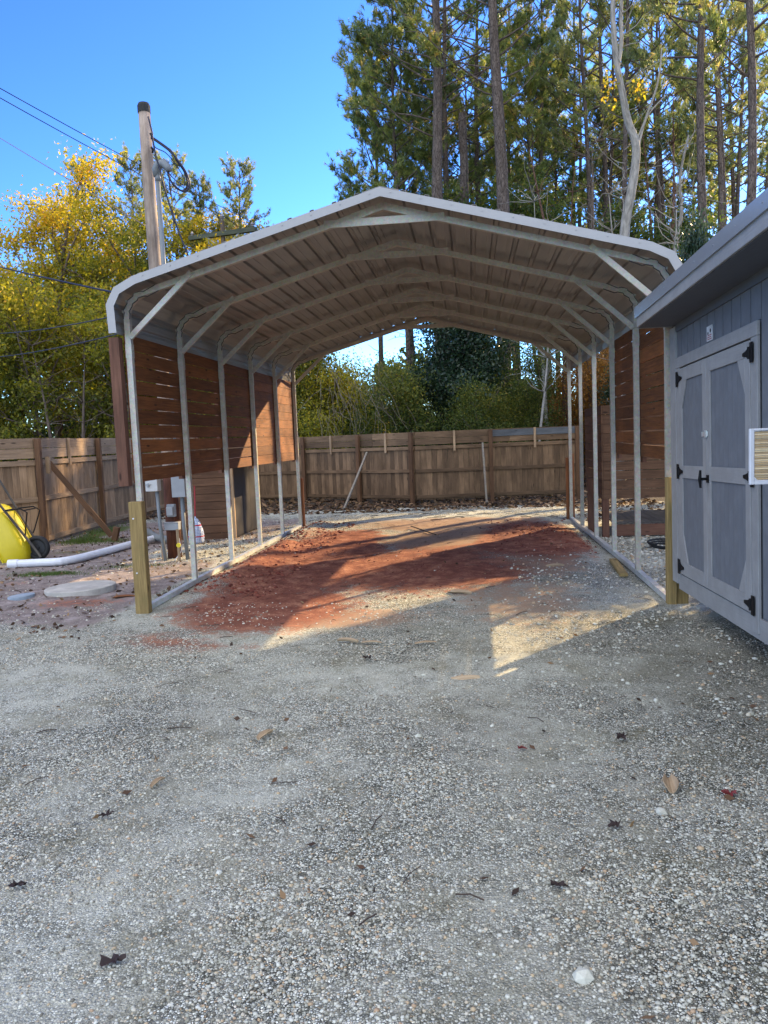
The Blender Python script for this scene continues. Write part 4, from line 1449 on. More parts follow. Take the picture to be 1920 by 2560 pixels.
# ------------------------------------------------------------------ wheelbarrow
def build_barrow():
    Fw = nrm((.475, .043, -.877))
    l = nrm((-.09, .99, 0)); l = nrm(l - Fw * (l @ Fw))
    u = -nrm(np.cross(Fw, l))
    if u[0] > 0: u = -u
    O = np.array((-6.10, 2.52, 0.185))
    S = 1.0
    def W(p):   # local: x forward, y lateral, z up (barrow's own)
        return O + S * (Fw * p[0] + l * p[1] + u * p[2])
    r = thing('wheelbarrow', (-6.3, 2.6, 0), 'yellow wheelbarrow stood on its nose against the left fence', 'wheelbarrow')
    # wheel
    mb = MB()
    A = np.linspace(0, 2 * math.pi, 33)[:-1]
    R0, T = 0.158, 0.038
    ring = []
    P = []
    k = 10
    V, F = [], []
    for a in A:
        for b in range(k):
            bb = 2 * math.pi * b / k
            rr = R0 + T * math.cos(bb)
            V.append(W((rr * math.cos(a), T * 1.25 * math.sin(bb), rr * math.sin(a))))
    n = len(A)
    for i in range(n):
        for b in range(k):
            F.append((i * k + b, ((i + 1) % n) * k + b, ((i + 1) % n) * k + (b + 1) % k, i * k + (b + 1) % k))
    mb.add(V, F)
    wh = mb.build('wheel', M['black_rubber'], r, smooth=True)
    mb = MB(); mb.tube([W((0, -0.022, 0)), W((0, 0.022, 0))], 0.122, 24); mb.tube([W((0, -0.05, 0)), W((0, 0.05, 0))], 0.035, 10)
    mb.build('rim', plain('dark_rim', (0.02, 0.02, 0.022), .5), wh)
    for s_ in (-1, 1):
        mb = MB()
        mb.tube([W((0.16, s_ * .085, 0.0)), W((0, s_ * .085, 0.01)), W((-0.5, s_ * .16, .03)), W((-1.0, s_ * .24, .05)), W((-1.34, s_ * .29, .07))], [0.019, .021, 0.021, .02, .017], 8)
        mb.build('handle', M['handle_wood'], r)
    # under-carriage legs and struts
    mb = MB()
    for s_ in (-1, 1):
        mb.tube([W((-0.72, s_ * .2, .02)), W((-0.62, s_ * .22, -.20)), W((-0.52, s_ * .22, -.26)), W((-0.30, s_ * .16, -.05)), W((-0.25, s_ * .13, .0))], 0.011, 8)
    mb.tube([W((-0.57, -.22, -.24)), W((-0.57, .22, -.24))], 0.010, 8)
    mb.tube([W((-0.72, -.2, .02)), W((-0.72, .2, .02))], 0.011, 8)
    mb.build('leg_frame', M['black_iron'], r)
    # tray
    # sections along x: (x, halfwidth bottom, z bottom, halfwidth top, z top)
    sec = [(-0.92, .16, .20, .30, .40), (-0.84, .22, .075, .33, .41), (-0.55, .25, .055, .34, .42), (-0.20, .24, .05, .34, .43), (0.02, .20, .11, .32, .45), (0.17, .13, .26, .26, .46), (0.235, .06, .38, .18, .465)]
    V, F = [], []
    K = 13
    for (x, wb, zb, wt, zt) in sec:
        for j in range(K):
            t = j / (K - 1) * 2 - 1
            a = abs(t)
            if a < 0.5:
                y = wb * a / 0.5; z = zb + 0.02 * (a / .5) ** 4
            else:
                q = (a - .5) / .5
                y = wb + (wt - wb) * q; z = zb + .02 + (zt - zb - .02) * q ** 1.15
            V.append(W((x, math.copysign(y, t) if t else 0, z)))
    ns = len(sec)
    for i in range(ns - 1):
        for j in range(K - 1):
            F.append((i * K + j, i * K + j + 1, (i + 1) * K + j + 1, (i + 1) * K + j))
    F.append(tuple(range(K)))
    F.append(tuple(range((ns - 1) * K, ns * K))[::-1])
    mb = MB(); mb.add(V, F, rnd=.5)
    o = mb.build('tray', M['yellow'], r, smooth=True)
    sm = o.modifiers.new('s', 'SUBSURF'); sm.levels = 1; sm.render_levels = 1
    sm = o.modifiers.new('t', 'SOLIDIFY'); sm.thickness = 0.006
    rim = [W((s[0], -s[3], s[4])) for s in sec] + [W((.27, 0, .47))] + [W((s[0], s[3], s[4])) for s in sec[::-1]]
    rim = rim + [rim[0]]
    mb = MB(); mb.tube(rim, 0.014, 8, rnd=.5)
    mb.build('rolled_rim', M['yellow'], o, smooth=True)
    # maker's label: dark outlined strip with lettering on the tray side facing the camera
    side = -1 if (l @ np.array((0.78, -0.6, 0))) > 0 else 1
    def SP(x, q, off):
        # point on the side wall, q 0..1 bottom..top
        wb, zb, wt, zt = .25, .055, .34, .42
        y = wb + (wt - wb) * q; z = zb + .02 + (zt - zb - .02) * q ** 1.15
        return W((x, side * (y + off), z - off * .3))
    mb = MB()
    for q0, q1, x0, x1 in ((.42, .45, -.62, -.34), (.64, .67, -.62, -.34), (.42, .67, -.62, -.612), (.42, .67, -.348, -.34)):
        mb.add([SP(x0, q0, .009), SP(x1, q0, .009), SP(x1, q1, .009), SP(x0, q1, .009)], [(0, 1, 2, 3)])
    for k in range(6):
        x0 = -.595 + k * .042
        for q0, q1, xa, xb in ((.48, .61, 0, .007), (.48, .61, .019, .026), (.595, .61, 0, .026) if k % 2 else (.48, .495, 0, .026), (.54, .555, 0, .026)):
            mb.add([SP(x0 + xa, q0, .009), SP(x0 + xb, q0, .009), SP(x0 + xb, q1, .009), SP(x0 + xa, q1, .009)], [(0, 1, 2, 3)])
    mb.build('maker_label', M['black_iron'], o)


build_barrow()

# ------------------------------------------------------------------ pipes, lids, hose
mb = MB()
mb.tube(bez([(-6.05, 1.66, .062), (-5.62, 1.73, .062), (-5.28, 1.86, .062), (-5.12, 2.6, .065), (-5.0, 3.7, .07), (-4.90, 4.35, .07)], 5), 0.058, 14)
mb.tube([(-6.07, 1.655, .062), (-5.93, 1.675, .062)], 0.0655, 14)
tag(mb.build('drain_pipe', M['pvc'], org=(-5.3, 2.5, 0)), 'long bent white plastic pipe lying on the dirt in front of the wheelbarrow', 'pipe')
mb = MB()
mb.tube([(-5.35, 5.05, .11), (-4.86, 4.25, .09), (-4.50, 3.95, .08)], 0.060, 14)
tag(mb.build('drain_pipe', M['grey_pvc'], org=(-4.9, 4.4, 0)), 'short greyish pipe lying behind the front left wooden post', 'pipe')
mb = MB()
mb.tube([(-4.98, 5.2, .06), (-4.55, 4.95, .14)], 0.055, 14); mb.tube([(-4.60, 4.98, .13), (-4.50, 4.93, .15)], .068, 14)
tag(mb.build('pipe_fitting', M['pvc'], org=(-4.7, 5, 0)), 'short white pipe elbow lying near the pale electric box', 'pipe fitting')
def lid(name, cx, cy, rx, ry, z, th, mat, lb):
    mb = MB()
    n = 40
    V, F = [], []
    for zz, k in ((z - .03, 1.0), (z + th - .006, 1.0), (z + th, .97)):
        for i in range(n):
            a = 2 * math.pi * i / n
            V.append((cx + rx * k * math.cos(a), cy + ry * k * math.sin(a), zz + .01 * math.cos(a)))
    for j in range(2):
        for i in range(n):
            F.append((j * n + i, j * n + (i + 1) % n, (j + 1) * n + (i + 1) % n, (j + 1) * n + i))
    F.append(tuple(range(2 * n, 3 * n)))
    mb.add(V, F)
    return tag(mb.build(name, mat, org=(cx, cy, 0)), lb, 'lid')
lid('septic_lid', -3.97, -0.26, .41, .40, .012, .05, M['concrete'], 'large round pale concrete lid set in the dirt in front of the left wooden post')
lid('valve_lid', -4.53, -0.60, .15, .15, .008, .02, M['bluelid'], 'small round blue grey lid left of the concrete lid')
mb = MB()
P = []
for k in range(60):
    a = k / 59 * 2 * math.pi * 2.6
    P.append((3.50 + (.26 + .012 * k / 10) * math.cos(a), 2.0 + (.34 + .01 * k / 10) * math.sin(a), .03 + .014 * (k / 12)))
mb.tube(P, 0.014, 7)
tag(mb.build('garden_hose', M['black_rubber'], org=(3.5, 2, 0)), 'coiled black hose on the gravel beside the right wooden post', 'hose')
mb = MB(); mb.bar((2.45, -0.10, .03), (2.52, 1.0, .03), .09, .035)
tag(mb.build('scrap_board', M['post_wood'], org=(2.48, .4, 0)), 'short flat board lying along the right base rail', 'board')

# far neighbour's roof gable beyond the left fence
nb = thing('neighbour_house', (-27, 46, 0), 'small distant brick gable peeking over the left fence', 'house')
mb = MB(); mb.prism([(-28.4, 45, 0), (-25.6, 45, 0), (-25.6, 45, 2.5), (-27.0, 45, 3.5), (-28.4, 45, 3.5)], (0, 7, 0)); mb.build('wall', M['brick'], nb)
mb = MB(); mb.prism([(-28.6, 44.7, 3.6), (-26.9, 44.7, 3.6), (-25.3, 44.7, 2.45), (-25.2, 44.7, 2.6), (-26.9, 44.7, 3.8), (-28.6, 44.7, 3.8)], (0, 7.5, 0)); mb.build('roof', M['shed_edge'], nb)

# ------------------------------------------------------------------ small debris on the gravel
def leafshape(name, x, y, s, th, mat, lb, cat, grp, curl=.3, lobes=5, z=.012):
    mb = MB()
    n = 22
    V = [(x, y, z + .3 * curl * s)]
    for i in range(n):
        a = 2 * math.pi * i / n
        rr = s * .8 * (0.55 + 0.45 * abs(math.cos(a * lobes / 2 + .4))) * (0.55 + .7 * rng.random())
        V.append((x + rr * math.cos(a + th), y + .8 * rr * math.sin(a + th), z + curl * s * rng.random()))
    F = [(0, i + 1, (i + 1) % n + 1) for i in range(n)]
    mb.add(V, F)
    o = mb.build(name, mat, org=(x, y, 0))
    tag(o, lb, cat, grp)
    return o


def chip(x, y, L, w, th, lb, mat='chip', curl=.35, name='bark_chip', taper=.6, cat='bark'):
    mb = MB()
    c, s = math.cos(th), math.sin(th)
    V, F, G = [], [], []
    n, k = 8, 5
    for i in range(n):
        t = i / (n - 1)
        ww = w * (0.55 + .45 * math.sin(math.pi * min(1, t * 1.15))) * (1 - taper * t * .5)
        for j in range(k):
            q = j / (k - 1) * 2 - 1
            a, b = (t - .5) * L, q * ww / 2
            z = .012 + curl * w * q * q + .01 * math.sin(t * 3)
            V.append((x + a * c - b * s, y + a * s + b * c, z)); G.append((a, b, 0))
    for i in range(n - 1):
        for j in range(k - 1):
            F.append((i * k + j, i * k + j + 1, (i + 1) * k + j + 1, (i + 1) * k + j))
    mb.add(V, F, G, rng.random())
    o = mb.build(name, M[mat], org=(x, y, 0))
    m_ = o.modifiers.new('t', 'SOLIDIFY'); m_.thickness = .004; m_.offset = 1
    tag(o, lb, cat, 'pieces of pale bark on the gravel')
    return o


chip(0.678, -3.81, .20, .085, .15, 'oval pale bark piece just below the right sunlit patch', curl=-.25)
chip(-0.303, -2.836, .19, .06, -.35, 'curled white bark strip in front of the left sunlit streak')
chip(-0.10, -2.87, .17, .05, -.1, 'flat tan bark strip right of the curled white one', curl=.1)
chip(0.35, -2.9, .18, .05, .2, 'thin tan bark sliver left of the right sunlit patch', curl=.1)
chip(-0.462, -4.921, .13, .045, 1.2, 'upright tan bark chip in the open gravel at left centre', curl=.4)
chip(1.649, -5.529, .16, .075, 1.45, 'square ended grey bark piece near the white stone at right')
chip(0.603, -0.906, .26, .16, -.45, 'large triangular curled bark sheet at the edge of the red clay', curl=.16, taper=1.2)
chip(1.75, .55, .22, .09, .3, 'curled bark sheet on the red clay near the right rail', curl=.5)
chip(1.35, .35, .2, .07, -.5, 'brown bark strip left of the curled sheet on the right clay', curl=.3)
chip(0.0, 1.75, .16, .06, .5, 'short bark piece in the middle of the clay track', curl=.5)
chip(-0.85, -5.55, .10, .03, 1.3, 'narrow dark tan chip in the gravel at lower left', curl=.4)
chip(-3.2, -0.75, .24, .12, .2, 'reddish scrap beside the concrete lid', 'panel_wood', .1)
chip(-2.3, .6, .12, .07, 1.0, 'white curled scrap on the clay near the left rail', 'chip', .5)
for (x, y, s, th, mt, lb) in ((1.891, -5.619, .045, .3, 'redleaf', 'dark red leaf near the right edge of the gravel'),
                              (1.326, -5.931, .045, 1.0, 'darkleaf', 'dark curled leaf below the white stone at right'),
                              (-0.452, -6.897, .055, .5, 'darkleaf', 'biggest dark curled leaf near the bottom left'),
                              (-1.037, -6.482, .050, 2.0, 'darkleaf', 'dark leaf at the left edge near the bottom'),
                              (1.038, -6.396, .045, 2.4, 'darkleaf', 'flat dark leaf in the lower right gravel'),
                              (1.537, -4.939, .050, 1.4, 'darkleaf', 'dark leaf up the gravel from the square bark piece'),
                              (-0.069, -3.341, .055, .1, 'darkleaf', 'dark leaf clump below the curled white bark'),
                              (-0.95, -5.9, .045, .7, 'darkleaf', 'small dark leaf left of the narrow tan chip'),
                              (0.99, -5.1, .035, .2, 'redleaf', 'tiny red leaf in the centre of the gravel')):
    leafshape('fallen_leaf', x, y, s, th, M[mt], lb, 'leaf', 'dark fallen leaves on the gravel', curl=.55)
for (x, y, s, lb) in ((1.55, -5.782, .034, 'white stone beside the square bark piece at right'), (1.059, -6.878, .036, 'largest pale stone near the bottom right'), (0.42, -4.9, .026, 'pale stone in the middle of the gravel')):
    o = stones('stone', np.array([[x, y, .0]]), np.array([s]), np.array([.62]), .3)
    tag(o, lb, 'stone', 'larger pale stones')


def ground_litter():
    # twigs
    mb = MB()
    for k in range(330):
        if k < 45: x, y = rng.uniform(-2.5, 2.4), rng.uniform(-7.2, -2)
        elif k < 170: x, y = rng.uniform(-2.4, 2.4), rng.uniform(-2, 6)
        else: x, y = rng.uniform(-8, 4), rng.uniform(6, 11)
        L = rng.uniform(.04, .20) * (1.8 if k > 170 else 1)
        a = rng.normal(0.2, 1.0)
        z = float(ground_h(np.array([x]), np.array([y]))[0]) + .008
        b = a + rng.normal(0, .3)
        P = [(x, y, z), (x + L / 2 * math.cos(a), y + L / 2 * math.sin(a), z + .01 * rng.random()), (x + L / 2 * (math.cos(a) + math.cos(b)), y + L / 2 * (math.sin(a) + math.sin(b)), z)]
        mb.tube(P, rng.uniform(.0015, .0035) * (1.8 if k > 170 else 1), 5)
    mb.tube([(-0.35, 4.9, .09), (0.15, 3.7, .075)], 0.010, 6)
    tag(mb.build('fallen_twigs', M['twig']), kind='stuff')
    # dead leaves
    def leaves(name, n, x0, x1, y0, y1, s0, s1, cond=None):
        x = rng.uniform(x0, x1, n); y = rng.uniform(y0, y1, n)
        if cond is not None:
            kk = cond(x, y); x, y = x[kk], y[kk]
        quads(name, np.stack([x, y, ground_h(x, y) + .012], 1), rng.uniform(s0, s1, len(x)), M['litter'], flat=.35)
    leaves('leaf_litter', 5500, -9, 5, 9.0, 13, .03, .08)
    leaves('leaf_litter', 1500, -7.3, -2.75, -2.6, 6.5, .015, .045)
    leaves('leaf_litter', 260, -2.5, 3, -7.2, 6, .012, .03)
    leaves('leaf_litter', 16000, -14, 22, 12.5, 30, .06, .14)
    leaves('leaf_litter', 1200, 2.8, 7, 4.8, 10, .03, .07)
    # green blades
    mb = MB()
    V, F = [], []
    cl = [(-5.1, 1.0, .5, .16, 900, .035), (-6.55, 4.7, .35, .5, 700, .06), (-6.9, 6.3, .2, 1.2, 700, .06), (-6.0, 4.4, .7, .3, 500, .04), (-4.1, 1.5, .7, .2, 300, .03)]
    for cx, cy, rx, ry, n, h in cl:
        x = rng.normal(cx, rx * .5, n); y = rng.normal(cy, ry * .5, n); z = ground_h(x, y)
        for i in range(n):
            a = rng.random() * 6.28; w = .004; hh = h * (.5 + rng.random())
            b = len(V)
            V += [(x[i] - w * math.cos(a), y[i] - w * math.sin(a), z[i]), (x[i] + w * math.cos(a), y[i] + w * math.sin(a), z[i]), (x[i] + hh * .6 * rng.normal(), y[i] + hh * .6 * rng.normal(), z[i] + hh)]
            F.append((b, b + 1, b + 2))
    mb.add(V, F, rnd=rng.random(len(V)))
    tag(mb.build('grass', M['grass']), kind='stuff')


def quads(name, P, S, mat, flat=1.0, rndv=None, aspect=.62, parent=None, kind='stuff'):
    """leaf-sized diamonds at P"""
    n = len(P)
    d = rng.normal(0, 1, (n, 3)); d[:, 2] *= flat
    d /= np.linalg.norm(d, axis=1)[:, None]
    e = rng.normal(0, 1, (n, 3)); e[:, 2] *= flat
    e -= d * (d * e).sum(1)[:, None]
    e /= np.linalg.norm(e, axis=1)[:, None]
    a, b = d * S[:, None], e * S[:, None] * aspect
    V = np.stack([P - a, P - b * .9 - a * .1, P + a, P + b * .9 - a * .1], 1).reshape(-1, 3)
    F = np.arange(4 * n).reshape(-1, 4)
    if rndv is None: rndv = rng.random(n)
    mb = MB()
    mb.add(V, F, V, np.repeat(rndv, 4))
    o = mb.build(name, mat, parent)
    if kind: tag(o, kind=kind)
    return o


ground_litter()

# ------------------------------------------------------------------ trees
def blob_noise(P, s, k):
    return (np.sin(P[:, 0] * s + k) + np.sin(P[:, 1] * s * 1.13 + 2 * k) + np.sin(P[:, 2] * s * 1.31 + 3 * k) + np.sin((P[:, 0] + P[:, 2]) * s * .7 + k)) / 4


def curve(p, d, L, n, wob, lift):
    """random curving limb"""
    P = [np.array(p, float)]
    d = nrm(d)
    for i in range(n):
        d = nrm(d + rng.normal(0, wob, 3) + np.array((0, 0, lift)))
        P.append(P[-1] + d * L / n)
    return P


def dens(P, k=6):
    P = np.array(P)
    t = np.linspace(0, len(P) - 1, (len(P) - 1) * k + 1)
    return np.stack([np.interp(t, np.arange(len(P)), P[:, i]) for i in range(3)], 1)


def needle_tufts(C, D, S, nb, w):
    """n tufts; C centres, D directions, S size"""
    n = len(C)
    dirs = rng.normal(0, 1, (n, nb, 3)) * 0.75 + D[:, None]
    dirs /= np.linalg.norm(dirs, axis=2)[..., None]
    tip = C[:, None] + dirs * (S[:, None, None] * rng.uniform(.65, 1.0, (n, nb, 1)))
    base = C[:, None] - D[:, None] * S[:, None, None] * rng.uniform(0, .8, (n, nb, 1))
    side = np.cross(dirs, rng.normal(0, 1, (n, nb, 3)))
    side /= np.linalg.norm(side, axis=2)[..., None]
    V = np.stack([base - side * w, base + side * w, tip], 2).reshape(-1, 3)
    F = np.arange(len(V)).reshape(-1, 3)
    return V, F


def make_pine(H, zb, R, r0, u0=.30,  tuft=.21, nbr=46, twigs=7, nb=13, w=.0125, bark='bark', mat='needle', lean=(0, 0), dens_=1.0, stubs=10, flat=0.0, label='', group='tall pines behind the carport', name='pine_tree', limb_r=.034):
    root = thing(name, (0, 0, 0), label, 'pine tree', group)
    tr = MB()
    zs = np.linspace(-.3, H, 70)
    px, py = rng.normal(0, 1, 2)
    cx = lean[0] * (np.clip(zs, 0, H) / H) ** 1.3 + .12 * np.sin(zs * .35 + px * 3)
    cy = lean[1] * (zs / H) + .12 * np.sin(zs * .3 + py * 3)
    rad = r0 * (1 - .80 * (np.clip(zs, 0, H) / H) ** 1.15)
    tr.tube(np.stack([cx, cy, zs], 1), rad, 11, rnd=.5, rough=.035)
    CC, DD = [], []
    lb = tr
    az = rng.random() * 6.28
    for i in range(nbr + stubs):
        if i < nbr:
            t = (i + rng.random()) / nbr
            z = zb + (H - zb) * t ** .9
        else:
            z = zb * rng.uniform(.35, 1.0); t = 0
        az += 2.4 + rng.normal(0, .5)
        x0, y0 = np.interp(z, zs, cx), np.interp(z, zs, cy)
        if i >= nbr:
            L = rng.uniform(.3, 1.6)
            P = curve((x0, y0, z), (math.cos(az), math.sin(az), .15), L, 4, .12, -.02)
            lb.tube(P, np.linspace(.022, .006, len(P)), 5)
            continue
        if flat:
            az = (az % 6.283); s0 = 0.0 if math.cos(az) > 0 else math.pi
            az = s0 + (((az - s0 + math.pi) % 6.283) - math.pi) * (1 - flat) + (.25 if s0 == 0 else -.25)
        env = (1 - t) ** .55 * (.55 + .45 * min(1, t * 5 + .3))
        L = R * env * rng.uniform(.6, 1.12) + .4
        P = curve((x0, y0, z), (math.cos(az), math.sin(az), .28 + .75 * t), L, 7, .10, .07)
        r1 = limb_r * (L / R) ** .8 + .008
        lb.tube(P, np.linspace(r1, .008, len(P)), 6)
        for k in range(int(twigs * (L / R + .25))):
            u = rng.uniform(u0, 1.0)
            q = int(u * (len(P) - 1)); q = min(q, len(P) - 2)
            p = P[q] + (P[q + 1] - P[q]) * rng.random()
            d0 = nrm(P[q + 1] - P[q])
            sd = nrm(np.cross(d0, (0, 0, 1))) * rng.choice((-1, 1))
            tl = (.35 + 1.1 * rng.random()) * (.4 + .6 * (1 - u * .5)) * min(1, R / 3)
            T = curve(p, d0 * .7 + sd * .8 + np.array((0, 0, .25)), tl, 3, .2, .10)
            lb.tube(T, np.linspace(.012, .004, len(T)), 4, cap=False)
            m_ = max(2, int((5 + tl * 8) * dens_))
            for v in range(m_):
                s_ = rng.uniform(.25, 1.05)
                qq = min(int(s_ * 3), 2)
                cc = T[qq] + (T[qq + 1] - T[qq]) * (s_ * 3 - qq)
                CC.append(cc + rng.normal(0, .07, 3)); DD.append(nrm(T[-1] - T[0] + rng.normal(0, .6, 3) + np.array((0, 0, .35))))
        CC.append(P[-1]); DD.append(nrm(P[-1] - P[-2] + np.array((0, 0, .3))))
    tr.build('trunk', M[bark], root, smooth=True)
    CC, DD = np.array(CC), np.array(DD)
    if flat:
        keep = (np.abs(CC[:, 0]) > .42) | (CC[:, 2] > H * .86) | (rng.random(len(CC)) < .22)
        CC, DD = CC[keep], DD[keep]
    S = rng.uniform(.75, 1.2, len(CC)) * tuft
    V, F = needle_tufts(CC, DD, S, nb, w)
    tint = np.clip(.42 + .38 * blob_noise(CC, 1.1, rng.random() * 9) + rng.normal(0, .17, len(CC)), 0, 1)
    br = rng.random(len(CC)) < .03
    tint[br] = 1.0
    mb = MB()
    mb.add(V, F, V, np.repeat(tint, nb * 3))
    mb.build('crown', M[mat], root)
    return root


def make_hardwood(H, zb, R, r0, nleaf, leaf=.10, mat='leaf_green', bark='bark_brown', label='', group='', name='broadleaf_tree', forks=3, spread=.55, clump=.42, drop=0.0, cat='tree', hollow=0, tall=1.0, base_shrub=False):
    root = thing(name, (0, 0, 0), label, cat, group)
    tr = MB(); lb = tr
    T = curve((0, 0, -.2), (rng.normal(0, .05), rng.normal(0, .05), 1), H * .8, 9, .06, .05)
    tr.tube(dens(T), r0 * (1 - .82 * np.linspace(0, 1, len(T) * 6 - 5) ** 1.1), 9, rnd=.5, rough=.04)
    ends = []
    n1 = 20
    for i in range(n1):
        z = zb + (H * .78 - zb) * ((i + rng.random()) / n1)
        k = min(int((z + .2) / (H * .8) * 9), 8)
        p = T[k] + (T[k + 1] - T[k]) * (((z + .2) / (H * .8) * 9) - k)
        az = i * 2.4 + rng.normal(0, .4)
        t = (z - zb) / (H - zb)
        env = math.sin(math.pi * min(1, .22 + .72 * t)) ** .6
        L = R * env * rng.uniform(.75, 1.15)
        P = curve(p, (math.cos(az) * (1 - .3 * t), math.sin(az) * (1 - .3 * t), .35 + t * tall), L, 6, .16, .04)
        lb.tube(P, np.linspace(r0 * .32 * (L / R) + .012, .012, len(P)), 6)
        for m_ in range(forks + 2):
            u = rng.uniform(.25, 1)
            q = min(int(u * 6), 5)
            pp = P[q] + (P[q + 1] - P[q]) * rng.random()
            Q = curve(pp, nrm(P[q + 1] - P[q]) * .7 + rng.normal(0, .7, 3), L * rng.uniform(.25, .5), 4, .25, .05)
            lb.tube(Q, np.linspace(.020, .005, len(Q)), 4, cap=False)
            for w_ in range(3):
                ends.append(Q[rng.integers(2, 5)] + rng.normal(0, .12, 3))
        ends.append(P[-1])
    tr.build('trunk', M[bark], root, smooth=True)
    E_ = np.array(ends)
    wgt = rng.random(len(E_)) ** 1.5 + .05
    idx = rng.choice(len(E_), nleaf, p=wgt / wgt.sum())
    P = E_[idx] + rng.normal(0, 1, (nleaf, 3)) * np.array((clump, clump, clump * .75)) * (.5 + rng.random((nleaf, 1)))
    P[:, 2] = np.maximum(P[:, 2], .1)
    ct = rng.random(len(E_))
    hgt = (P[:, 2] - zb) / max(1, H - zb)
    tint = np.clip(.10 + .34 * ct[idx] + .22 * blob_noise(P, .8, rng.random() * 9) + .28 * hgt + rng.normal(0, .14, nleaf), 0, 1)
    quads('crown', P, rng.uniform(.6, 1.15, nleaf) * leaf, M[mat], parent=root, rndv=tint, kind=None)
    return root


def tree_copy(src, x, y, rz, s, label, mat=None, group=None):
    r = src.copy(); COL.objects.link(r)
    r.location = (x, y, 0); r.rotation_euler = (0, 0, rz); r.scale = (s, s, s)
    r['label'] = label
    if group: r['group'] = group
    for ch in src.children:
        c = ch.copy(); COL.objects.link(c); c.parent = r
        if mat and ch.name.startswith('crown'):
            c.material_slots[0].link = 'OBJECT'; c.material_slots[0].material = M[mat]
        for g_ in ch.children:
            d = g_.copy(); COL.objects.link(d); d.parent = c
    return r


def place(root, x, y, rz=0.0, s=1.0):
    root.location = (x, y, 0); root.rotation_euler = (0, 0, rz); root.scale = (s, s, s)
    return root


# hero pines
place(make_pine(25, 12.6, 5.0, .30, u0=.55, flat=.72, nbr=44, twigs=9, label='tall pine with thick straight trunk nearest the open sky'), -.16, 22, .0)
place(make_pine(24, 13.0, 4.8, .32, u0=.55, flat=.72, nbr=40, twigs=9, label='tall pine with the thickest trunk right of the broken snag'), 2.07, 20.5, .1)
pB = place(make_pine(24, 12.0, 3.6, .21, u0=.5, flat=.6, nbr=40, twigs=8, label='thinner pine trunk close behind the pine nearest the open sky'), .13, 27, .3)
pC = place(make_pine(24, 12.3, 3.0, .19, u0=.4, flat=.6, nbr=36, twigs=7, mat='needle_pale', dens_=.8, label='slim pale green pine rising behind the front corner of the shed roof'), 8.7, 19, .2)
pD = place(make_pine(20, 7.6, 3.4, .15, nbr=48, twigs=8, dens_=1.0, label='bushy young pine low behind the left half of the carport roof'), -1.9, 25, 0.3)
pE = place(make_pine(23, 12.4, 2.7, .15, u0=.4, flat=.6, nbr=30, twigs=6, mat='needle_pale', dens_=.75, label='thin pine above the meeting of shed and carport roofs'), 11.2, 26, .3)

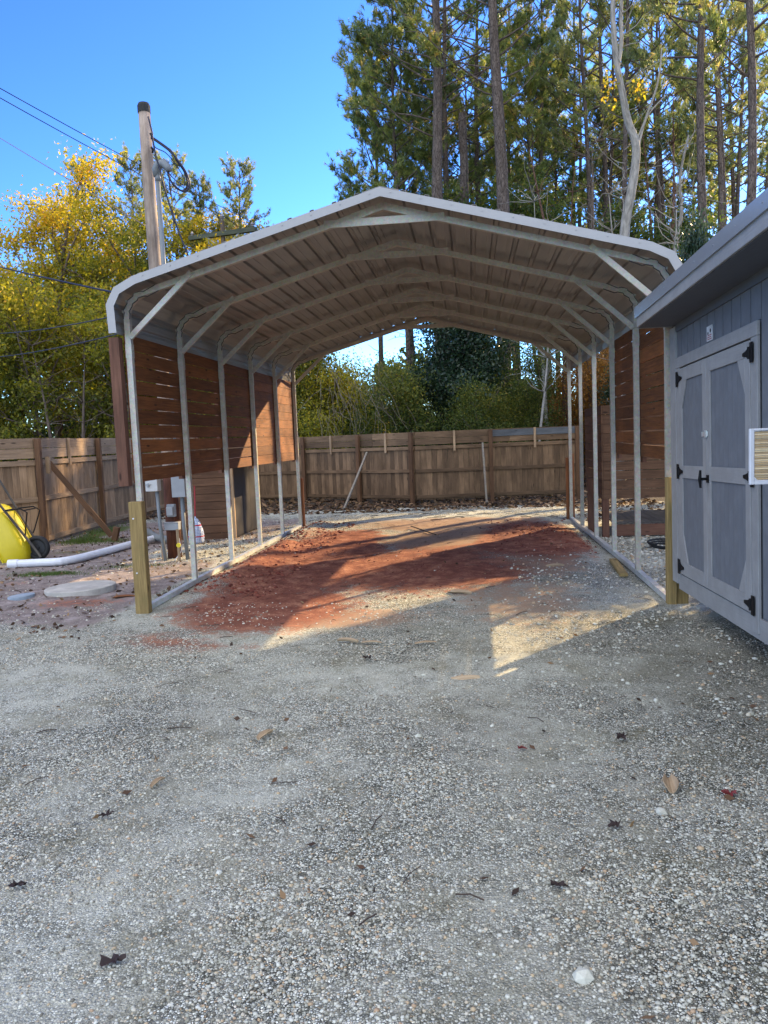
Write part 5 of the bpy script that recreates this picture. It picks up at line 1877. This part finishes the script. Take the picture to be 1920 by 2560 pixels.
pcopies = [
    (pB, 1.55, 29, 2.0, .98, 'slim pine trunk between the broken snag and the thickest pine', None),
    (pC, 9.3, 16.5, 3.0, .96, 'dark trunked pine at the upper right edge', 'needle'),
    (pD, -2.0, 30, 2.0, .95, 'far pine with low boughs at the left end of the pine row', None),
    (pD, -3.1, 27, 5.1, .93, 'bushy pine whose boughs reach furthest into the open sky', None),
    (pD, -.6, 29, 2.7, .95, 'bushy pine low between the two left thick pine trunks', None),
    (pD, 1.0, 32, 4.0, .98, 'dense far pine filling the gap between the two thickest pines', None),
    (pD, 3.8, 27, 1.1, .92, 'dense dark pine right behind the thickest pine', None),
    (pD, 5.4, 33, 5.2, .98, 'dense far pine left of the pale crooked tree', None),
    (pB, 4.6, 31, 2.9, .95, 'straight far pine trunk left of the pale crooked tree', None),
    (pE, 5.9, 26, 2.2, 1.02, 'thin pine directly behind the pale crooked tree', None),
    (pC, 7.3, 30, .4, 1.02, 'thin pine close right of the pale crooked tree', 'needle'),
    (pD, 8.6, 37, 2.4, 1.0, 'dense distant pine low between the crooked tree and the shed', 'needle_pale'),
    (pE, 9.9, 31, 4.0, 1.02, 'thin pine left of the one above the roof meeting', 'needle'),
    (pE, 12.6, 30, 1.4, 1.0, 'thin pine over the shed roof, third from the right edge', None),
    (pC, 13.2, 35, 2.8, 1.02, 'thin distant pine over the shed roof, second from the right edge', None),
    (pE, 14.4, 33, 5.0, 1.05, 'thin pine at the right edge just above the shed eave', 'needle'),
    (pE, 11.6, 38, 3.3, 1.1, 'distant thin pine trunk above the shed eave', None),
    (pC, 16.2, 40, 1.8, 1.1, 'most distant pine at the right edge', 'needle'),
    (pD, 12.0, 46, .9, 1.1, 'far hazy pine crown between the thin trunks', 'needle_pale'),
    (pD, 3.2, 42, 3.9, 1.05, 'far pine crown behind the middle of the roof', 'needle_pale'),
    (pD, 18.5, 50, 3.9, 1.15, 'far pine crown low over the shed eave', 'needle_pale'),
    (pE, 6.8, 22, 1.2, .95, 'slim dark pine trunk right beside the pale crooked tree', None),
    (pE, 8.2, 33, 3.2, 1.04, 'slim far pine between the crooked tree and the shed roof', 'needle'),
    (pC, 10.8, 34, 1.2, 1.02, 'straight far pine above the corner of the shed roof', None),
    (pE, 17.2, 37, 2.6, 1.15, 'slim pine fourth from the right edge over the shed', 'needle'),
    (pE, 20.2, 41, .6, 1.2, 'slim pine right above the drip edge of the shed', None),
    (pC, 7.9, 42, 2.2, 1.05, 'far pine trunk low over the right end of the carport roof', 'needle'),
    (pD, 10.0, 40, 3.0, 1.05, 'full crowned far pine between the trunks at the right', 'needle_pale'),
    (pD, 14.8, 43, 4.9, 1.12, 'full crowned far pine over the shed', 'needle'),
    (pB, 3.3, 35, .9, 1.0, 'far pine trunk between the thickest pine and the crooked tree', None),
    (pB, 6.9, 37, 2.9, 1.02, 'far pine trunk behind the pale crooked tree', 'needle_pale'),
    (pD, -9.3, 27, 1.2, .70, 'pine top showing left of the far crossarm', 'needle_pale'),
    (pD, -12.6, 27, 4.4, .73, 'pine top between the two golden trees', 'needle_pale'),
    (pD, -15.2, 29, 2.4, .77, 'tallest pine top over the golden trees', 'needle_pale'),
    (pD, -18.2, 30, .4, .78, 'pine top at the upper left edge', 'needle_pale'),
    (pD, -10.9, 26, 5.4, .66, 'pine top right of the service pole', 'needle_pale'),
]
for src, x, y, rz, s, lb_, mt in pcopies:
    if src is not pD:
        rz = ((rz * 1.7) % 1.0 - .5) * .8 + (math.pi if int(rz * 3) % 2 else 0)
    tree_copy(src, x, y, rz, s, lb_, mt, 'pines behind the left fence' if x < -8 else None)

# pale crooked bare tree
ct = thing('crooked_tree', (5.4, 15, 0), 'pale grey crooked bare tree with a forked trunk behind the roof', 'tree')
mb = MB()
mb.tube(bez([(5.1, 15, -.2), (5.2, 15, 3), (5.3, 15, 5.5), (5.38, 15, 7.4), (5.62, 15, 8.7), (5.72, 15, 9.7), (5.50, 15, 10.45), (5.36, 15, 11.2), (5.20, 15, 12.1), (5.13, 15, 13.1), (5.1, 15, 14.2), (4.9, 15, 15.5)], 12), np.linspace(.175, .05, 133), 10, rnd=.5, rough=.03)
mb.tube(bez([(5.22, 15, 11.9), (5.36, 15.1, 12.6), (5.38, 15.2, 13.4), (5.5, 15.3, 14.8)], 4), np.linspace(.07, .04, 13), 8)
mb.tube(bez([(5.72, 15, 9.4), (5.95, 15.1, 10.3), (6.35, 15.1, 11.4), (6.5, 15.2, 12.4)], 4), np.linspace(.045, .018, 13), 7)
mb.tube(bez([(5.70, 15, 9.8), (6.1, 15.1, 10.6), (6.6, 15.1, 11.1)], 4), np.linspace(.03, .01, 9), 6)
for k in range(26):
    z = rng.uniform(7.5, 14.5); a = rng.random() * 6.28
    P = curve((5.4, 15, z), (math.cos(a), math.sin(a) * .5, .6), rng.uniform(.5, 1.6), 5, .25, .02)
    mb.tube(P, np.linspace(.014, .004, 6), 5)
mb.build('trunk', M['bark_grey'], ct, smooth=True)
CP = np.array([(5.05, 15.1, 11.3), (5.1, 14.9, 11.6), (5.7, 15, 11.2), (5.85, 15, 11.4), (5.2, 15.1, 10.7)])
P = CP[rng.integers(0, 5, 160)] + rng.normal(0, .16, (160, 3))
quads('leaves', P, rng.uniform(.04, .075, 160), M['leaf_gold'], parent=ct, kind=None)

# second pale bare tree at the roof junction
bt = thing('bare_tree', (8.0, 20, 0), 'thin pale leafless tree where the carport and shed roofs meet', 'tree')
mb = MB()
mb.tube(bez([(7.6, 20, 0), (7.8, 20, 4), (8.0, 20, 7.6), (8.25, 20, 9.0), (8.2, 20, 10.2), (8.5, 20, 11.6)], 4), np.linspace(.10, .03, 21), 8)
for k in range(30):
    z = rng.uniform(6.5, 11.3); a = rng.random() * 6.28
    P = curve((8.15, 20, z), (math.cos(a), math.sin(a) * .5, .7), rng.uniform(.8, 2.8), 6, .22, .0)
    mb.tube(P, np.linspace(.02, .004, 7), 5)
mb.build('trunk', M['bark_grey'], bt, smooth=True)

# broken snag
sn = thing('broken_snag', (.8, 24, 0), 'dead broken off trunk between the two thickest pines', 'dead tree')
mb = MB()
mb.tube([(.62, 24, 0), (.72, 24, 6), (.78, 24, 10), (.82, 24, 12.5), (.80, 24, 14.2), (.82, 24, 14.5)], [.24, .22, .21, .19, .17, .12], 9, rough=.12)
for k in range(9):
    a = rng.random() * 6.28
    mb.tube([(.82 + .12 * math.cos(a), 24 + .12 * math.sin(a), 14.1), (.82 + .13 * math.cos(a), 24 + .13 * math.sin(a), 14.5 + rng.random() * .6)], [.05, .008], 5)
s1_ = mb.build('trunk', M['bark'], sn, smooth=False)
mb = MB()
for k in range(22):
    z = rng.uniform(9, 14); a = rng.uniform(-.6, 3.6)
    P = curve((.82, 24, z), (math.cos(a), -.3, -.5), rng.uniform(.6, 2.4), 6, .25, -.12)
    mb.tube(P, np.linspace(.018, .005, 7), 5)
mb.build('hanging_bark', M['twig'], s1_)

# broadleaf trees: prototypes
GL = 'golden and green trees behind the left fence'
GC = 'bushy growth behind the back fence'
gA = place(make_hardwood(13.5, 2.6, 3.7, .20, 22000, .085, 'leaf_gold', label='tall golden yellow tree at the far left', group=GL, clump=.33), -17.6, 24.5, .3, 1.0)
gB = place(make_hardwood(12.0, 2.4, 3.4, .17, 18000, .080, 'leaf_lime', label='yellow green tree with reddish trunk left of the roof corner', group=GL, clump=.30), -12.6, 22.0, 1.3, 1.0)
gC = place(make_hardwood(7.5, .8, 2.9, .12, 15000, .08, 'leaf_lime', label='leafy yellow green understorey tree low over the left fence', group=GL, clump=.27), -15.0, 19.0, 2.2)
left = [
    (gA, -11.1, 25.5, 2.1, .92, 'golden tree behind the service pole', None),
    (gA, -14.2, 26.0, 4.1, .93, 'golden tree between the far left one and the service pole', None),
    (gB, -16.4, 20.5, 3.4, .80, 'yellow green tree in front of the far left golden tree', 'leaf_gold'),
    (gB, -9.2, 24.0, 5.0, .86, 'yellow green tree below the far crossarm', 'leaf_gold'),
    (gC, -11.4, 18.5, .3, .95, 'green bushy tree just left of the slatted wall', 'leaf_lime'),
    (gC, -18.0, 20.0, 1.5, 1.0, 'yellow leaved bushy tree at the left edge over the fence', 'leaf_gold'),
    (gC, -12.4, 23.5, 3.1, 1.1, 'leafy green tree over the brick gable', 'leaf_lime'),
    (gC, -9.3, 19.5, 4.6, 1.0, 'bushy tree seen through the slats of the left wall', 'leaf_lime'),
    (gB, -19.5, 28.0, .9, 1.0, 'far tree at the left frame edge', 'leaf_lime'),
    (gC, -7.0, 21.0, 2.5, 1.0, 'bushy tree hidden partly by the left wall', None),
]
for src, x, y, rz, s, lb_, mt in left:
    tree_copy(src, x, y, rz, s, lb_, mt)

vh = place(make_hardwood(12.5, 6.5, 2.6, .12, 15000, .08, 'leaf_green', label='high crowned leafy tree below the two thickest pines', group='bushy growth behind the back fence'), .2, 23.5, .5)
# centre and right growth behind the back fence
mg = place(make_hardwood(6.6, .2, 1.9, .10, 34000, .065, 'leaf_dark', bark='bark_grey', label='dark glossy evergreen tree in the middle of the carport opening', group=GC, clump=.34, forks=5), .10, 17.2)
bu = place(make_hardwood(5.0, .1, 2.0, .07, 24000, .055, 'leaf_green', label='olive green bush left of the dark evergreen', group=GC, clump=.36), -2.1, 16.2, .8, .78)
vt = place(make_hardwood(8.5, 1.2, 2.2, .09, 14000, .065, 'leaf_green', label='sparse green sapling right of the dark evergreen', group=GC), 2.5, 17.6, 1.9, .58)
centre = [
    (bu, -4.2, 16.2, 2.4, .85, 'yellow green bush at the left end of the carport opening', 'leaf_lime'),
    (bu, -3.2, 18.3, 4.4, .8, 'yellowish bush peeking between the two left bushes', 'leaf_lime'),
    (bu, -6.0, 17.0, 1.4, 1.1, 'bush behind the corner of the back fence', None),
    (bu, 1.2, 15.2, 3.4, .62, 'low bush in front of the dark evergreen trunk', None),
    (bu, 2.6, 17.5, 5.4, .60, 'shadowed green bush below the right half of the opening', None),
    (bu, 4.6, 18.0, .4, .80, 'rust coloured bush between thin trunks right of the opening', 'leaf_rust'),
    (bu, 6.4, 20.5, 2.9, .90, 'rust coloured bush right behind the raised stall', 'leaf_rust'),
    (bu, 5.0, 24.5, 1.0, .6, 'green bush seen between the right legs', None),
    (mg, 1.4, 19.0, 2.0, .85, 'second evergreen just right of the middle one', 'leaf_green'),
    (mg, 5.9, 15.2, 1.1, .6, 'dark evergreen behind the rear right leg', None),
    (vh, 2.9, 24.5, 2.5, 1.0, 'leafy tree right of the thickest pine', 'leaf_green'),
    (vh, 4.6, 30.0, 3.6, 1.1, 'leafy tree with yellow sprays left of the crooked tree', 'leaf_lime'),
    (vt, 4.3, 19.5, 4.8, .5, 'rust leaved sapling near the rear right leg', 'leaf_rust'),
    (vh, 6.9, 23.0, .9, .9, 'tall sapling with thin leaves right of the crooked tree', 'leaf_green'),
    (mg, 7.6, 27.0, 4.0, .8, 'broad dark tree low behind the right slatted wall', 'leaf_green'),
    (vt, 9.8, 22.0, 5.6, .9, 'thin sapling behind the shed corner', None),
    (mg, 10.5, 24.0, 1.7, .9, 'dark tree hidden low behind the shed', 'leaf_green'),
]
for src, x, y, rz, s, lb_, mt in centre:
    tree_copy(src, x, y, rz, s, lb_, mt)

# unseen narrow evergreens added behind the shed, shaped so their shade makes the dark bands over the clay
hA = place(make_hardwood(5.8, .3, .62, .06, 17000, .06, 'leaf_dark', label='widest added shade evergreen of the row behind the shed', group='added shade evergreens behind the shed', clump=.24), 5.6, 9.6)
hA.scale = (.72, .72, 1)
cr_ = [ch for ch in hA.children if ch.name.startswith('crown')][0].data
co_ = np.zeros(len(cr_.vertices) * 3, np.float32)
cr_.vertices.foreach_get('co', co_)
top_ = float(np.percentile(co_[2::3], 99.0))
for (p_, q_, s, zt_, lb_) in ((-.1, 9.0, .50, 5.6, 'second added shade evergreen behind the shed'), (.86, 9.0, .85, 4.35, 'added shade evergreen close behind the shed wall'),
                              (1.55, 9.0, .50, 5.4, 'thin added shade evergreen behind the middle of the shed'), (2.15, 9.0, .9, 4.1, 'shortest added shade evergreen of the row behind the shed'),
                              (3.05, 9.0, 1.4, 4.95, 'broadest low added shade evergreen hidden by the shed roof')):
    x_, y_ = .788 * p_ + .616 * q_, -.616 * p_ + .788 * q_
    h_ = tree_copy(hA, x_, y_, p_, s, lb_)
    h_.scale = (s, s, zt_ / top_)

# thin bare trunks on the right
def thin_trunk(x, y, H, r, lean, bark, lb_):
    o = thing('thin_trunk_tree', (x, y, 0), lb_, 'tree', 'thin trunks behind the back fence')
    mb = MB()
    P = curve((x, y, -.1), (lean, 0, 1), H, 8, .03, .03)
    mb.tube(dens(P), np.linspace(r, r * .10, len(P) * 6 - 5), 8, rough=.04, rnd=.5)
    for k in range(34):
        q = rng.integers(3, 9); a = rng.random() * 6.28
        Q = curve(P[q], (math.cos(a), math.sin(a), .5), rng.uniform(.5, 1.9), 5, .2, .02)
        mb.tube(Q, np.linspace(.014, .004, 6), 5)
    mb.build('trunk', M[bark], o, smooth=True)


for args in ((2.75, 15.3, 8, .05, .02, 'bark_grey', 'thin pale trunk left of the rust leaves'),
             (3.25, 17.0, 9, .09, .04, 'bark_grey', 'mottled pale trunk leaning slightly in the opening'),
             (3.85, 18.2, 11, .15, .02, 'bark_red', 'thick reddish trunk in the right of the opening'),
             (4.75, 17.6, 11, .11, -.03, 'bark_brown', 'dark trunk just left of the rear right leg'),
             (5.15, 19.5, 11, .07, .03, 'bark_brown', 'thin dark trunk beside the darker one'),
             (5.75, 16.2, 9, .10, .0, 'bark_grey', 'pale trunk between the right legs'),
             (6.35, 14.3, 8, .11, .01, 'bark_grey', 'pale bark trunk behind the raised stall'),
             (4.15, 22.0, 12, .10, .05, 'bark_red', 'far reddish trunk in the right of the opening'),
             (8.6, 22.0, 14, .16, .01, 'bark_red', 'reddish trunk rising at the roof junction'),
             (9.3, 26.0, 15, .14, -.01, 'bark_red', 'second reddish trunk right of the roof junction'),
             (-12.9, 17.5, 5.5, .10, .02, 'bark_brown', 'dark trunk over the left fence near the gable'),
             (-12.2, 18.8, 6.5, .09, -.01, 'bark_brown', 'dark trunk right of the brick gable'),
             (-16.9, 18.0, 4.5, .10, .03, 'bark_brown', 'dark trunk at the left above the first fence bay'),
             (-13.8, 17.2, 5.5, .09, -.08, 'bark_brown', 'slanting trunk among the yellow leaves')):
    thin_trunk(*args)

# tangled dead vines left of the opening
vn = MB()
for k in range(60):
    x = rng.uniform(-3.9, -1.6); z = rng.uniform(1.6, 3.6)
    P = curve((x, 14.6 + rng.random(), z + .8), (rng.normal(.5, .5), 0, -1), rng.uniform(.6, 2.2), 7, .22, -.12)
    vn.tube(P, .004 + .004 * rng.random(), 4, cap=False)
tag(vn.build('dead_vines', M['vine']), 'tangle of pale dead vines draped over the bush left in the opening', 'vines')

# far wood closing the horizon
def far_wood():
    n = 200000
    th = rng.uniform(-1.15, .62, n)
    rr = rng.uniform(44, 62, n)
    x, y = .77 + rr * np.sin(th), -9.2 + rr * np.cos(th)
    top = 5.0 + 3.5 * fbm(th * 14, rr * .08, 3) + 4.5 * (th < -.25) - 3.2 * np.exp(-((th - .10) / .07) ** 2) - 2.5 * np.exp(-((th + .16) / .05) ** 2)
    z = top * rng.random(n) ** .85
    keep = (fbm(th * 40, z * .55, 8) > .40) | (z < 3.0)
    P = np.stack([x, y, z], 1)[keep]
    tint = np.clip(.4 + .4 * blob_noise(P, .5, 3) + rng.normal(0, .2, len(P)), 0, 1)
    quads('distant_woods', P, rng.uniform(.12, .26, len(P)), M['leaf_green'], rndv=tint)


far_wood()

# twig of a nearer branch poking in at the top left corner
nt_ = thing('pine_branch', (-4.6, -1.5, 5.2), 'tip of a pine branch poking in at the top left corner', 'branch')
mb = MB(); mb.tube([(-4.9, -1.5, 5.25), (-3.9, -1.5, 5.12)], [.012, .004], 5); mb.build('twig', M['twig'], nt_)
C_ = np.array([(-3.95, -1.5, 5.12)]); V, F = needle_tufts(C_, np.array([nrm((1, 0, -.25))]), np.array([.16]), 14, .004)
mb = MB(); mb.add(V, F, V, .2); mb.build('needles', M['needle'], nt_)
